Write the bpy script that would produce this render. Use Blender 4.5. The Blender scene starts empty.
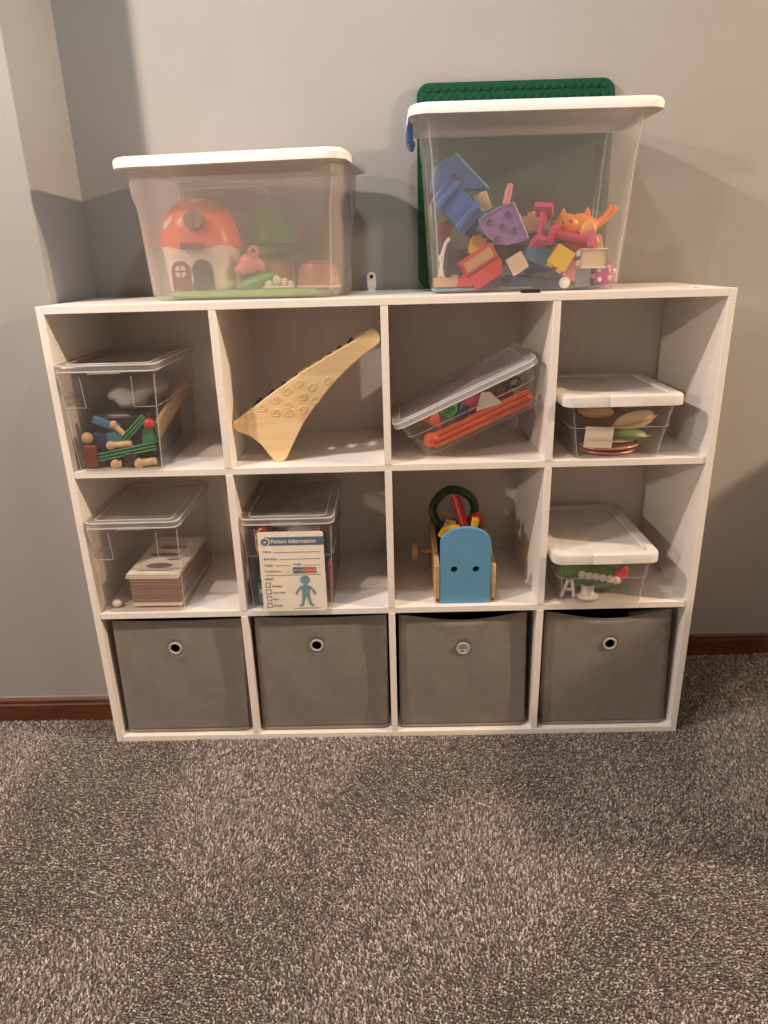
import bpy, bmesh, math, random
import numpy as np
from mathutils import Matrix, Vector, Euler

SC = bpy.context.scene
COL = SC.collection
RAD = math.radians

# ------------------------------------------------------------------ camera
cam_d = bpy.data.cameras.new('camera')
cam_d.sensor_fit = 'VERTICAL'
cam_d.sensor_height = 24.0
cam_d.lens = 696.608 / 1024.0 * 24.0
cam_d.clip_start = 0.02
cam = bpy.data.objects.new('camera', cam_d)
COL.objects.link(cam)
_R = [[0.99964127, -0.02327037, -0.01326002], [0.00451752, -0.34149918, 0.93987122], [-0.02639944, -0.93959396, -0.34127155]]
cam.matrix_world = Matrix(((_R[0][0], -_R[0][1], -_R[0][2], 0.7503), (_R[1][0], -_R[1][1], -_R[1][2], -1.5340),
                           (_R[2][0], -_R[2][1], -_R[2][2], 1.1915), (0, 0, 0, 1)))
SC.camera = cam

# ------------------------------------------------------------------ light and exposure
world = bpy.data.worlds.new('world'); SC.world = world
world.use_nodes = True
world.node_tree.nodes['Background'].inputs[0].default_value = (0.9, 0.85, 0.8, 1)
world.node_tree.nodes['Background'].inputs[1].default_value = 0.05
SC.view_settings.view_transform = 'Standard'
SC.view_settings.look = 'None'
SC.view_settings.gamma = 1.0
SC.view_settings.use_curve_mapping = False
SC.view_settings.exposure = 0.21
SC.cycles.transparent_max_bounces = 40
SC.cycles.max_bounces = 10
SC.cycles.diffuse_bounces = 4
SC.cycles.caustics_reflective = False
SC.cycles.caustics_refractive = False

CEIL = 2.44
# recessed ceiling lamps: x, y, watts, colour
LAMPS = [(-2.40, -3.45, 165.0, (1.0, 0.82, 0.66)),
         (-0.65, -0.82, 112.0, (1.0, 0.83, 0.72)),
         (4.10, -0.80, 390.0, (1.0, 0.72, 0.48)),
         (0.72, -0.40, 18.0, (0.80, 0.92, 1.0))]

# ------------------------------------------------------------------ material helpers
def lin(c):
    return tuple((x / 255.0 / 12.92) if x / 255.0 <= 0.04045 else ((x / 255.0 + 0.055) / 1.055) ** 2.4 for x in c)

MATS = {}
def mat(name, rgb, rough=0.5, var=0.06, scale=40.0, bump=0.0, bscale=None, metal=0.0, stretch=None, spec=0.5, sss=0.0, detail=4.0):
    if name in MATS: return MATS[name]
    m = bpy.data.materials.new(name); m.use_nodes = True
    nt = m.node_tree; b = nt.nodes['Principled BSDF']
    c = lin(rgb)
    tc = nt.nodes.new('ShaderNodeTexCoord'); mp = nt.nodes.new('ShaderNodeMapping')
    nt.links.new(tc.outputs['Object'], mp.inputs['Vector'])
    if stretch: mp.inputs['Scale'].default_value = stretch
    nz = nt.nodes.new('ShaderNodeTexNoise'); nz.inputs['Scale'].default_value = scale; nz.inputs['Detail'].default_value = detail
    nt.links.new(mp.outputs[0], nz.inputs['Vector'])
    rp = nt.nodes.new('ShaderNodeValToRGB')
    rp.color_ramp.elements[0].position = 0.3; rp.color_ramp.elements[1].position = 0.7
    rp.color_ramp.elements[0].color = tuple(max(0, x * (1 - var)) for x in c) + (1,)
    rp.color_ramp.elements[1].color = tuple(min(1, x * (1 + var)) for x in c) + (1,)
    nt.links.new(nz.outputs['Fac'], rp.inputs['Fac'])
    nt.links.new(rp.outputs['Color'], b.inputs['Base Color'])
    b.inputs['Roughness'].default_value = rough
    b.inputs['Metallic'].default_value = metal
    b.inputs['Specular IOR Level'].default_value = spec
    if bump:
        n2 = nt.nodes.new('ShaderNodeTexNoise'); n2.inputs['Scale'].default_value = bscale or scale; n2.inputs['Detail'].default_value = 3
        nt.links.new(mp.outputs[0], n2.inputs['Vector'])
        bp = nt.nodes.new('ShaderNodeBump'); bp.inputs['Strength'].default_value = bump; bp.inputs['Distance'].default_value = 0.002
        nt.links.new(n2.outputs['Fac'], bp.inputs['Height']); nt.links.new(bp.outputs[0], b.inputs['Normal'])
    MATS[name] = m
    return m

def plastic(name, tint, haze, haze_rgb=(240, 236, 232), rough=0.12, coat=1.0, tl_share=0.45):
    """thin see-through plastic: straight-through light, a milky share and a Fresnel gloss"""
    m = bpy.data.materials.new(name); m.use_nodes = True
    nt = m.node_tree; nt.nodes.remove(nt.nodes['Principled BSDF'])
    out = nt.nodes['Material Output']
    tr = nt.nodes.new('ShaderNodeBsdfTransparent'); tr.inputs[0].default_value = lin(tint) + (1,)
    df = nt.nodes.new('ShaderNodeBsdfDiffuse'); df.inputs[0].default_value = lin(haze_rgb) + (1,)
    tl = nt.nodes.new('ShaderNodeBsdfTranslucent'); tl.inputs[0].default_value = lin(haze_rgb) + (1,)
    mh = nt.nodes.new('ShaderNodeMixShader'); mh.inputs[0].default_value = tl_share
    nt.links.new(df.outputs[0], mh.inputs[1]); nt.links.new(tl.outputs[0], mh.inputs[2])
    tc = nt.nodes.new('ShaderNodeTexCoord'); nz = nt.nodes.new('ShaderNodeTexNoise'); nz.inputs['Scale'].default_value = 14
    nt.links.new(tc.outputs['Object'], nz.inputs['Vector'])
    mr = nt.nodes.new('ShaderNodeMapRange'); mr.inputs[3].default_value = haze * 0.8; mr.inputs[4].default_value = haze * 1.2
    nt.links.new(nz.outputs['Fac'], mr.inputs[0])
    m1 = nt.nodes.new('ShaderNodeMixShader')
    nt.links.new(mr.outputs[0], m1.inputs[0]); nt.links.new(tr.outputs[0], m1.inputs[1]); nt.links.new(mh.outputs[0], m1.inputs[2])
    gl = nt.nodes.new('ShaderNodeBsdfGlossy'); gl.inputs['Roughness'].default_value = rough
    fr = nt.nodes.new('ShaderNodeLayerWeight'); fr.inputs['Blend'].default_value = 0.5
    pw = nt.nodes.new('ShaderNodeMath'); pw.operation = 'POWER'; pw.inputs[1].default_value = 4.5
    nt.links.new(fr.outputs['Facing'], pw.inputs[0])
    ma = nt.nodes.new('ShaderNodeMath'); ma.operation = 'MULTIPLY_ADD'; ma.inputs[1].default_value = 0.32 * coat; ma.inputs[2].default_value = 0.022 * coat
    nt.links.new(pw.outputs[0], ma.inputs[0])
    m2 = nt.nodes.new('ShaderNodeMixShader')
    nt.links.new(ma.outputs[0], m2.inputs[0]); nt.links.new(m1.outputs[0], m2.inputs[1]); nt.links.new(gl.outputs[0], m2.inputs[2])
    nt.links.new(m2.outputs[0], out.inputs['Surface'])
    MATS[name] = m
    return m

def wood(name, rgb, dark, scale=6.0, rough=0.5, axis='X', dist=4.0):
    m = bpy.data.materials.new(name); m.use_nodes = True
    nt = m.node_tree; b = nt.nodes['Principled BSDF']
    tc = nt.nodes.new('ShaderNodeTexCoord'); mp = nt.nodes.new('ShaderNodeMapping')
    mp.inputs['Scale'].default_value = {'X': (1, 9, 9), 'Y': (9, 1, 9), 'Z': (9, 9, 1)}[axis]
    nt.links.new(tc.outputs['Object'], mp.inputs[0])
    nz = nt.nodes.new('ShaderNodeTexNoise'); nz.inputs['Scale'].default_value = scale; nz.inputs['Detail'].default_value = 6
    nz.inputs['Distortion'].default_value = dist * 0.2
    nt.links.new(mp.outputs[0], nz.inputs['Vector'])
    rp = nt.nodes.new('ShaderNodeValToRGB')
    rp.color_ramp.elements[0].position = 0.32; rp.color_ramp.elements[1].position = 0.68
    rp.color_ramp.elements[0].color = lin(dark) + (1,); rp.color_ramp.elements[1].color = lin(rgb) + (1,)
    nt.links.new(nz.outputs['Fac'], rp.inputs[0]); nt.links.new(rp.outputs[0], b.inputs['Base Color'])
    b.inputs['Roughness'].default_value = rough
    MATS[name] = m
    return m

# ------------------------------------------------------------------ mesh helpers
class G:
    def __init__(s): s.v = []; s.f = []
    def add(s, vs, fs, T=None):
        o = len(s.v)
        for p in vs: s.v.append(tuple(T @ Vector(p)) if T else tuple(p))
        for f in fs: s.f.append([o + i for i in f])
        return s
    def box(s, x0, x1, y0, y1, z0, z1, T=None):
        vs = [(x0, y0, z0), (x1, y0, z0), (x1, y1, z0), (x0, y1, z0), (x0, y0, z1), (x1, y0, z1), (x1, y1, z1), (x0, y1, z1)]
        return s.add(vs, [(3, 2, 1, 0), (4, 5, 6, 7), (0, 1, 5, 4), (1, 2, 6, 5), (2, 3, 7, 6), (3, 0, 4, 7)], T)
    def loft(s, secs, c0=True, c1=True, T=None):
        n = len(secs[0]); vs = [p for q in secs for p in q]; fs = []
        for k in range(len(secs) - 1):
            for i in range(n):
                j = (i + 1) % n
                fs.append((k * n + i, k * n + j, (k + 1) * n + j, (k + 1) * n + i))
        if c0: fs.append(tuple(reversed(range(n))))
        if c1: fs.append(tuple((len(secs) - 1) * n + i for i in range(n)))
        return s.add(vs, fs, T)
    def lathe(s, prof, n=24, T=None, c0=True, c1=True):
        secs = [[(r * math.cos(2 * math.pi * i / n), r * math.sin(2 * math.pi * i / n), z) for i in range(n)] for r, z in prof]
        return s.loft(secs, c0, c1, T)
    def prism(s, poly, y0, y1, T=None):
        """polygon in x,z (counter-clockwise seen from -y) pushed from y0 to y1"""
        a = [(x, y0, z) for x, z in poly]; b = [(x, y1, z) for x, z in poly]; n = len(poly)
        fs = [tuple(range(n)), tuple(reversed(range(n, 2 * n)))]
        for i in range(n):
            j = (i + 1) % n; fs.append((j, i, n + i, n + j))
        return s.add(a + b, fs, T)
    def tube(s, path, r, n=8, T=None, caps=True, closed=False):
        P = [Vector(p) for p in path]; secs = []; up = None
        for k, p in enumerate(P):
            if closed: d = (P[(k + 1) % len(P)] - P[k - 1]).normalized()
            else: d = (P[min(k + 1, len(P) - 1)] - P[max(k - 1, 0)]).normalized()
            if up is None:
                up = Vector((0, 0, 1)) if abs(d.z) < 0.9 else Vector((1, 0, 0))
            a = d.cross(up).normalized(); up = a.cross(d).normalized()
            rr = r[k] if isinstance(r, (list, tuple)) else r
            secs.append([tuple(p + a * rr * math.cos(2 * math.pi * i / n) + up * rr * math.sin(2 * math.pi * i / n)) for i in range(n)])
        if closed: secs.append(secs[0]); return s.loft(secs, False, False, T)
        return s.loft(secs, caps, caps, T)
    def build(s, name, m, parent=None, bevel=0.0, smooth=True, angle=35, seg=2, sub=0, loc=None, rot=None):
        me = bpy.data.meshes.new(name)
        me.from_pydata(s.v, [], s.f); me.validate(); me.update()
        return link(name, me, m, parent, bevel, smooth, angle, seg, sub, loc, rot)

def link(name, me, m, parent=None, bevel=0.0, smooth=True, angle=35, seg=2, sub=0, loc=None, rot=None):
    if smooth:
        me.polygons.foreach_set('use_smooth', [True] * len(me.polygons))
        me.set_sharp_from_angle(angle=RAD(angle))
    o = bpy.data.objects.new(name, me); COL.objects.link(o)
    if m is not None: me.materials.append(MATS[m] if isinstance(m, str) else m)
    if parent is not None: o.parent = parent
    if loc is not None: o.location = loc
    if rot is not None: o.rotation_euler = rot
    if bevel:
        md = o.modifiers.new('bevel', 'BEVEL'); md.width = bevel; md.segments = seg; md.limit_method = 'ANGLE'; md.angle_limit = RAD(40)
        md.harden_normals = False
    if sub:
        md = o.modifiers.new('sub', 'SUBSURF'); md.levels = sub; md.render_levels = sub
    return o

def rrect(w, d, r, z, n=5, cx=0.0, cy=0.0):
    r = min(r, w / 2 - 1e-4, d / 2 - 1e-4); pts = []
    for (sx, sy, a0) in ((1, 1, 0), (-1, 1, 90), (-1, -1, 180), (1, -1, 270)):
        for k in range(n + 1):
            a = RAD(a0 + 90 * k / n)
            pts.append((cx + sx * (w / 2 - r) + r * math.cos(a), cy + sy * (d / 2 - r) + r * math.sin(a), z))
    return pts

def rpoly(w, h, r, n=5, cx=0.0, cz=0.0):
    return [(p[0], p[1]) for p in rrect(w, h, r, 0, n, cx, cz)]

def circ(r, n=24, cx=0.0, cz=0.0):
    return [(cx + r * math.cos(2 * math.pi * i / n), cz + r * math.sin(2 * math.pi * i / n)) for i in range(n)]

def tag(o, label, cat, group=None, kind=None):
    o['label'] = label; o['category'] = cat
    if group: o['group'] = group
    if kind: o['kind'] = kind
    return o

def thing(name, label, cat, loc=(0, 0, 0), rot=(0, 0, 0), group=None):
    o = bpy.data.objects.new(name, None); COL.objects.link(o)
    o.empty_display_size = 0.05
    o.location = loc; o.rotation_euler = rot
    return tag(o, label, cat, group)

def struct(o): o['kind'] = 'structure'; return o

def rotT(loc, rot=(0, 0, 0), sc=None):
    T = Matrix.Translation(loc) @ Euler(rot).to_matrix().to_4x4()
    if sc: T = T @ Matrix.Diagonal((sc[0], sc[1], sc[2], 1))
    return T

def ball(g, c, r, n=14, m=9):
    if not isinstance(r, (tuple, list)): r = (r, r, r)
    prof = [(math.sin(math.pi * k / m), -math.cos(math.pi * k / m)) for k in range(m + 1)]
    prof[0] = (0.02, -1); prof[-1] = (0.02, 1)
    g.lathe(prof, n, T=Matrix.Translation(c) @ Matrix.Diagonal((r[0], r[1], r[2], 1)))
    return g

def blob(name, m, parent, voxel=0.004, build=None, smooth_it=6):
    g = G(); build(g)
    o = g.build(name, m, parent)
    md = o.modifiers.new('remesh', 'REMESH'); md.mode = 'VOXEL'; md.voxel_size = voxel; md.use_smooth_shade = True
    ms = o.modifiers.new('smooth', 'SMOOTH'); ms.iterations = smooth_it; ms.factor = 0.5
    return o

# ------------------------------------------------------------------ materials
mat('wall_paint', (160, 158, 155), rough=0.85, var=0.02, scale=6, bump=0.12, bscale=260, spec=0.25)
mat('ceiling_paint', (242, 240, 238), rough=0.9, var=0.02, scale=6)
wood('baseboard_wood', (108, 64, 38), (84, 46, 26), scale=8, rough=0.38, axis='X')
mat('laminate', (247, 241, 235), rough=0.42, var=0.035, scale=7, stretch=(3, 3, 40), spec=0.4)
mat('laminate_h', (247, 241, 235), rough=0.42, var=0.035, scale=7, stretch=(3, 40, 40), spec=0.4)
mat('back_board', (236, 228, 220), rough=0.6, var=0.03, scale=60, stretch=(1, 1, .2))
mat('carpet_base', (104, 97, 90), rough=1.0, var=0.35, scale=180, bump=0.6, bscale=200, spec=0.05)
mat('metal', (226, 222, 216), rough=0.3, metal=0.55, var=0.03)
mat('dull_metal', (232, 230, 226), rough=0.4, metal=0.0, var=0.03)
mat('fabric_grey', (138, 132, 124), rough=0.95, var=0.07, scale=30, bump=0.35, bscale=900, spec=0.1)
mat('fabric_lining', (60, 55, 52), rough=1.0, var=0.08)
mat('dark', (22, 20, 20), rough=0.7)
plastic('frosted', (248, 246, 244), 0.20, (254, 249, 246), rough=0.25)
plastic('semi_frosted', (252, 252, 252), 0.095, (246, 246, 246), rough=0.2)
plastic('clear', (253, 252, 251), 0.04, (240, 236, 232), rough=0.06, coat=1.5)
plastic('clear_lid', (252, 251, 250), 0.14, (250, 247, 244), rough=0.14, coat=1.6)
plastic('milky_lid', (247, 247, 249), 0.36, (244, 244, 248), rough=0.2, coat=1.2)
plastic('rim_highlight', (250, 250, 250), 0.75, (252, 250, 248), rough=0.12, coat=2.0)  # whitish plastic that paints the highlight on lid edges
plastic('pale_edge', (250, 250, 250), 0.40, (245, 242, 238), rough=0.1, coat=2.0)
mat('white_lid', (252, 250, 248), rough=0.32, var=0.015)
plastic('white_lid_thin', (250, 249, 247), 0.80, (254, 252, 250), rough=0.3, tl_share=0.25)

PAL = dict(orange=(240, 112, 74), white=(238, 230, 220), brown=(120, 78, 60), green=(92, 168, 72), green_dark=(86, 138, 70), lime=(150, 200, 100),
           pink=(238, 150, 158), tan=(205, 165, 125), dome=(180, 122, 102), blue=(74, 110, 172), navy=(44, 56, 92), purple=(160, 124, 176),
           red=(205, 50, 52), cream=(232, 206, 170), yellow=(240, 196, 66), magenta=(206, 70, 140), rose=(206, 66, 110), cat=(240, 138, 52),
           cat_light=(244, 178, 84), teal=(70, 120, 150), plate=(16, 74, 52), hoop=(58, 84, 48), croc=(92, 134, 68), grey=(128, 126, 128), track=(64, 150, 96), track_dark=(26, 70, 46), charcoal=(52, 50, 56),
           maroon=(128, 62, 52), skyblue=(110, 160, 200), bluewood=(96, 156, 194), paper=(248, 238, 224), ink=(92, 84, 80), print_blue=(98, 118, 142),
           print_red=(204, 112, 96), fig=(126, 156, 166), bread=(230, 202, 164), crust=(206, 154, 112), lilac_dark=(112, 84, 130), lettuce=(128, 150, 78), salami=(136, 66, 52),
           latch=(62, 88, 136), photo=(140, 112, 104), book_edge=(190, 150, 140), book_mauve=(158, 128, 120), cloth=(150, 146, 146), lightblue=(150, 190, 214))
for k, c in PAL.items():
    mat('p_' + k, c, rough=0.35 if k not in ('paper', 'bread', 'cloth', 'photo', 'book_edge', 'book_mauve', 'bluewood') else 0.8, var=0.05, scale=25)
wood('ply', (242, 214, 168), (228, 194, 144), scale=5, rough=0.55, axis='X')
wood('pine', (220, 188, 148), (196, 158, 116), scale=7, rough=0.6, axis='Y')

# ------------------------------------------------------------------ the room
XL, XR, YF, WB, WL = -5.5, 7.5, -8.5, 0.378, 0.108
struct(G().box(XL, XR, YF, WB + 0.1, -0.05, 0.0).build('floor', 'carpet_base'))
struct(G().box(XL, XR, YF, WB + 0.1, CEIL, CEIL + 0.05).build('ceiling', 'ceiling_paint'))
struct(G().box(-0.014, XR, WB, WB + 0.1, 0, CEIL).build('wall_back', 'wall_paint'))
struct(G().box(XL, -0.014, WL, WB + 0.1, 0, CEIL).build('wall_left', 'wall_paint', bevel=0.003))
struct(G().box(XL - 0.1, XL, YF, WL, 0, CEIL).build('wall_far_left', 'ceiling_paint'))
struct(G().box(XR, XR + 0.1, YF, WB + 0.1, 0, CEIL).build('wall_right', 'ceiling_paint'))
struct(G().box(XL, XR, YF - 0.1, YF, 0, CEIL).build('wall_front', 'ceiling_paint'))

def baseboard(name, x0, x1, yw):
    prof = [(0.0, 0.0), (0.012, 0.0), (0.012, 0.052), (0.0095, 0.056), (0.0095, 0.066), (0.004, 0.072), (0.0, 0.072)]
    a = [(x0, yw - d, z) for d, z in prof]; b = [(x1, yw - d, z) for d, z in prof]
    o = G().loft([a, b]).build(name, 'baseboard_wood', angle=20)
    bead = G().tube([(x0, yw - 0.0115, 0.056), (x1, yw - 0.0115, 0.056)], 0.0014, 6).build('bead', 'baseboard_wood', o)
    caulk = G().box(x0, x1, yw - 0.004, yw, 0.072, 0.0745).build('caulk_line', 'wall_paint', o)
    return struct(o)
baseboard('baseboard_left', XL, -0.016, WL)
baseboard('baseboard_back', 1.484, XR, WB)

# carpet pile: one mesh of short twisted tufts
def carpet():
    rng = np.random.default_rng(4)
    sp = 0.0044
    xs = np.arange(-0.74, 2.32, sp); ys = np.arange(-0.92, 0.374, sp)
    X, Y = np.meshgrid(xs, ys); X = X.ravel(); Y = Y.ravel()
    X = X + rng.uniform(-.48, .48, X.size) * sp; Y = Y + rng.uniform(-.48, .48, Y.size) * sp
    keep = ~((X > -0.003) & (X < 1.485) & (Y > -0.003) & (Y < 0.38)) & ~((X < -0.012) & (Y > WL - 0.014)) & (Y < WB - 0.014)
    X = X[keep]; Y = Y[keep]; n = X.size
    h = rng.uniform(0.0030, 0.0062, n)
    # slow waves in the lie of the pile
    lay = np.zeros(n); lay2 = np.zeros(n)
    for k in range(14):
        th = rng.uniform(0, 6.28); fr = rng.uniform(3, 14); ph = rng.uniform(0, 6.28)
        w = np.sin((X * np.cos(th) + Y * np.sin(th)) * fr + ph + 1.3 * np.sin(X * 3.1 + Y * 2.3 + k))
        lay += w * .38; lay2 += np.roll(w, 7) * .3 * (-1) ** k
    lay = np.tanh(lay * 1.4); lay2 = np.tanh(lay2)
    lx = rng.normal(0, .0022, n) + .0022 * lay2; ly = rng.normal(0, .0022, n) - .0042 * lay
    r = rng.uniform(0.0014, 0.0023, n); a = rng.uniform(0, 6.28, n)
    V = np.zeros((n, 9, 3), np.float32)
    for k in range(4):
        ca, sa = np.cos(a + k * 1.5708), np.sin(a + k * 1.5708)
        V[:, k] = np.stack([X + r * .8 * ca, Y + r * .8 * sa, np.zeros(n)], 1)
        c2, s2 = np.cos(a + .7 + k * 1.5708), np.sin(a + .7 + k * 1.5708)
        V[:, 4 + k] = np.stack([X + lx * .6 + r * c2, Y + ly * .6 + r * s2, h * .72], 1)
    V[:, 8] = np.stack([X + lx, Y + ly, h], 1)
    F = []
    base = np.arange(n) * 9
    q = []
    for k in range(4):
        j = (k + 1) % 4
        q.append(np.stack([base + k, base + j, base + 4 + j], 1)); q.append(np.stack([base + k, base + 4 + j, base + 4 + k], 1))
        q.append(np.stack([base + 4 + k, base + 4 + j, base + 8], 1))
    T = np.concatenate(q, 0).astype(np.int32)
    me = bpy.data.meshes.new('carpet_pile')
    me.vertices.add(n * 9); me.vertices.foreach_set('co', V.reshape(-1))
    me.loops.add(T.size); me.loops.foreach_set('vertex_index', T.reshape(-1))
    me.polygons.add(len(T)); me.polygons.foreach_set('loop_start', np.arange(len(T), dtype=np.int32) * 3)
    me.update(); me.validate()
    # yarn colour per tuft (salt and pepper blend)
    pal = np.array([lin(c) for c in ((112, 106, 100), (144, 136, 129), (168, 160, 152), (194, 185, 176), (228, 219, 209))])
    idx = rng.choice(5, n, p=[.22, .26, .24, .18, .10])
    c = pal[idx] * rng.uniform(.85, 1.15, (n, 1))
    ca = np.ones((n, 9, 4), np.float32); ca[:, :, :3] = c[:, None, :]
    at = me.color_attributes.new('yarn', 'FLOAT_COLOR', 'POINT'); at.data.foreach_set('color', ca.reshape(-1))
    m = bpy.data.materials.new('carpet_yarn'); m.use_nodes = True; nt = m.node_tree; b = nt.nodes['Principled BSDF']
    vc = nt.nodes.new('ShaderNodeVertexColor'); vc.layer_name = 'yarn'
    nt.links.new(vc.outputs['Color'], b.inputs['Base Color'])
    b.inputs['Roughness'].default_value = 0.95; b.inputs['Specular IOR Level'].default_value = 0.1
    o = bpy.data.objects.new('carpet_pile', me); COL.objects.link(o); me.materials.append(m)
    tag(o, 'speckled taupe and grey carpet pile covering the floor', 'carpet', kind='stuff')
carpet()

# recessed ceiling lamps
for i, (x, y, wts, colr) in enumerate(LAMPS):
    where = ['far left behind the camera', 'in front of the left end of the cube shelf', 'to the far right', 'close above the middle of the cube shelf'][i]
    t = thing('recessed_lamp', 'round white recessed ceiling lamp ' + where, 'lamp', (x, y, CEIL), group='recessed ceiling lamps')
    G().lathe([(0.062, -0.001), (0.088, -0.001), (0.09, -0.006), (0.064, -0.006)], 28, c0=False, c1=False).build('trim_ring', 'white_lid', t)
    ld = bpy.data.lights.new('recessed_lamp_light', 'SPOT'); ld.spot_size = RAD(174); ld.spot_blend = 0.12; ld.energy = wts; ld.color = colr; ld.shadow_soft_size = 0.055
    lo = bpy.data.objects.new('recessed_lamp_light', ld); COL.objects.link(lo); lo.parent = t; lo.location = (0, 0, -0.065)

# ------------------------------------------------------------------ cube organiser
P, BT, D = 0.3665, 0.016, 0.3576
W, H = 4 * P + BT, 3 * P + BT
shelf = thing('cube_organizer', 'white laminate twelve cube organizer shelf standing on the carpet', 'shelf')
def board(name, x0, x1, z0, z1, y0=0.0, y1=D, m='laminate'):
    return G().box(x0, x1, y0, y1, z0, z1).build(name, m, shelf, bevel=0.0007, seg=1)
board('side_panel', 0, BT, 0, H); board('side_panel', W - BT, W, 0, H)
tp = board('top_panel', BT + .0004, W - BT - .0004, H - BT, H, m='laminate_h')
board('bottom_panel', BT + .0004, W - BT - .0004, 0, BT, m='laminate_h')
for r in (1, 2): board('shelf_board', BT + .0004, W - BT - .0004, r * P, r * P + BT, 0.002, m='laminate_h')
for c in (1, 2, 3):
    for r in range(3): board('divider', c * P, c * P + BT, r * P + BT + .0003, (r + 1) * P - .0003, 0.0005)
G().box(0.004, W - 0.004, D + .0003, D + 0.003, 0.004, H - 0.004).build('back_panel', 'back_board', shelf)
# cam lock cover and anti-tip bracket
G().lathe([(0.0165, 0), (0.0165, 0.0012), (0.013, 0.0016)], 24).build('cam_cover', 'laminate', tp, loc=(1.435, 0.055, H))
G().lathe([(0.018, 0), (0.018, 0.0006)], 24).build('cam_hole', 'dark', tp, loc=(1.435, 0.058, H - .0002))
br = thing('wall_bracket', 'small pale metal anti-tip bracket screwed to wall above shelf top', 'bracket', (0.708, 0.372, H))
pl_ = rpoly(0.023, 0.046, 0.0112, 6, 0, 0.023)
G().prism(pl_, -0.001, 0.002).build('plate', 'dull_metal', br)
G().prism(circ(0.0048, 14, 0, 0.034), -0.0022, -0.0008).build('screw', 'dark', br)
G().box(-0.011, 0.011, -0.05, 0.0, 0, 0.0018).build('foot', 'dull_metal', br)
tag(G().box(-0.019, 0.019, -0.012, 0.012, 0, 0.007).build('rubber_pad', 'dark', loc=(1.053, 0.022, H), bevel=.001),
    'small black rubber pad on shelf top under the tall bin', 'pad')
for k, (x, y) in enumerate(((0.115, 0.15), (0.40 - .16, 0.03))): pass

# ------------------------------------------------------------------ grey fabric drawers
def fabric_bin(label, x0, x1, xb0, xb1, zt, sag, hole, y=0.02, rattle=False, depth=0.31, lean=0.0):
    z0 = BT + 0.001
    cx = (x0 + x1 + xb0 + xb1) / 4
    t = thing('fabric_bin', label, 'fabric bin', (cx, y, z0), group='grey fabric bins in the bottom row')
    h = zt - z0
    a0, a1, b0, b1 = x0 - cx, x1 - cx, xb0 - cx, xb1 - cx
    hx, hz, hr = hole[0] - cx, hole[1] - z0, 0.0135
    def top(u):  # sagging top hem
        return h - sag * math.sin(math.pi * u) ** 1.3
    # front panel with a real hole
    bm = bmesh.new(); outer = []
    N = 20
    for i in range(N + 1):
        u = i / N; outer.append((a0 + (a1 - a0) * u, top(u)))
    pts = [(b0 + 0.004, 0.004), (b0 + 0.012, 0.0), (b1 - 0.012, 0.0), (b1 - 0.004, 0.004)] + list(reversed(outer))
    inner = circ(hr, 24, hx, hz)
    def bow(x, z):
        u = (x - b0) / (b1 - b0); w = z / h
        return -0.006 * math.sin(math.pi * min(1, max(0, u))) * math.sin(math.pi * min(1, max(0, w))) ** .7 + 0.0015 * math.sin(11 * u + 5 * w) * math.sin(3.14 * w)
    es = []
    for loop in (pts, inner):
        vs = [bm.verts.new((x, 0, z)) for x, z in loop]
        for i in range(len(vs)): es.append(bm.edges.new((vs[i], vs[(i + 1) % len(vs)])))
    bmesh.ops.triangle_fill(bm, use_beauty=True, use_dissolve=False, edges=es)
    for _ in range(5):
        bmesh.ops.subdivide_edges(bm, edges=[e for e in bm.edges if e.calc_length() > 0.022], cuts=1)
        bmesh.ops.triangulate(bm, faces=bm.faces[:], quad_method='BEAUTY', ngon_method='BEAUTY')
    for v in bm.verts: v.co.y = bow(v.co.x, v.co.z) + lean * v.co.z
    bmesh.ops.recalc_face_normals(bm, faces=bm.faces[:])
    me = bpy.data.meshes.new('front_panel'); bm.to_mesh(me); bm.free()
    fp = link('front_panel', me, 'fabric_grey', t, angle=60)
    sd = fp.modifiers.new('thick', 'SOLIDIFY'); sd.thickness = 0.003; sd.offset = 0
    # hem, bottom piping
    hem = [(a0 + (a1 - a0) * i / N, bow(a0 + (a1 - a0) * i / N, top(i / N)) + lean * top(i / N), top(i / N)) for i in range(N + 1)]
    G().tube(hem, 0.0028, 6).build('hem', 'fabric_grey', t)
    G().tube([(b0 + .004, 0.002, .006), (b0 + 0.014, -.002, 0.004), (0, -.003, .004), (b1 - 0.014, -.002, 0.004), (b1 - .004, 0.002, .006)], 0.0042, 6).build('piping', 'fabric_grey', t)
    # sides, back, base
    for sgn, xa, xb in ((0, a0, b0), (1, a1, b1)):
        g = G(); dx = 0.003 if sgn == 0 else -0.003
        q = [(xb, 0.002, 0.004), (xb, depth, 0.004), (xa, depth, h), (xa, 0.002 + lean * h, h)]
        g.loft([q, [(x + dx, yy, z) for x, yy, z in q]]); g.build('side_panel', 'fabric_grey', t)
    g = G(); g.box(b0, b1, depth - .003, depth, 0.004, h); g.build('back_panel', 'fabric_lining', t)
    g = G(); g.box(b0 + .003, b1 - .003, 0.003, depth - .003, 0.001, 0.006); g.build('base', 'fabric_lining', t)
    ring = G().tube([(hx + (hr + .0012) * math.cos(k * math.pi / 14), bow(hx, hz) + lean * hz - .002, hz + (hr + .0012) * math.sin(k * math.pi / 14)) for k in range(28)], 0.0032, 8, closed=True)
    ring.build('grommet', 'metal', t)
    if rattle:
        G().prism(circ(hr + .001, 20, hx, hz), bow(hx, hz) + .003, bow(hx, hz) + .005).build('grommet_back', 'metal', t)
    return t
fabric_bin('grey fabric bin at the far left of the bottom row', .035, .3625, .026, .356, .3485, .003, (.187, .273), lean=.004)
fabric_bin('grey fabric bin in the bottom row directly below the patient card box', .3935, .7275, .389, .7265, .3505, .004, (.548, .273), lean=.002)
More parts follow.
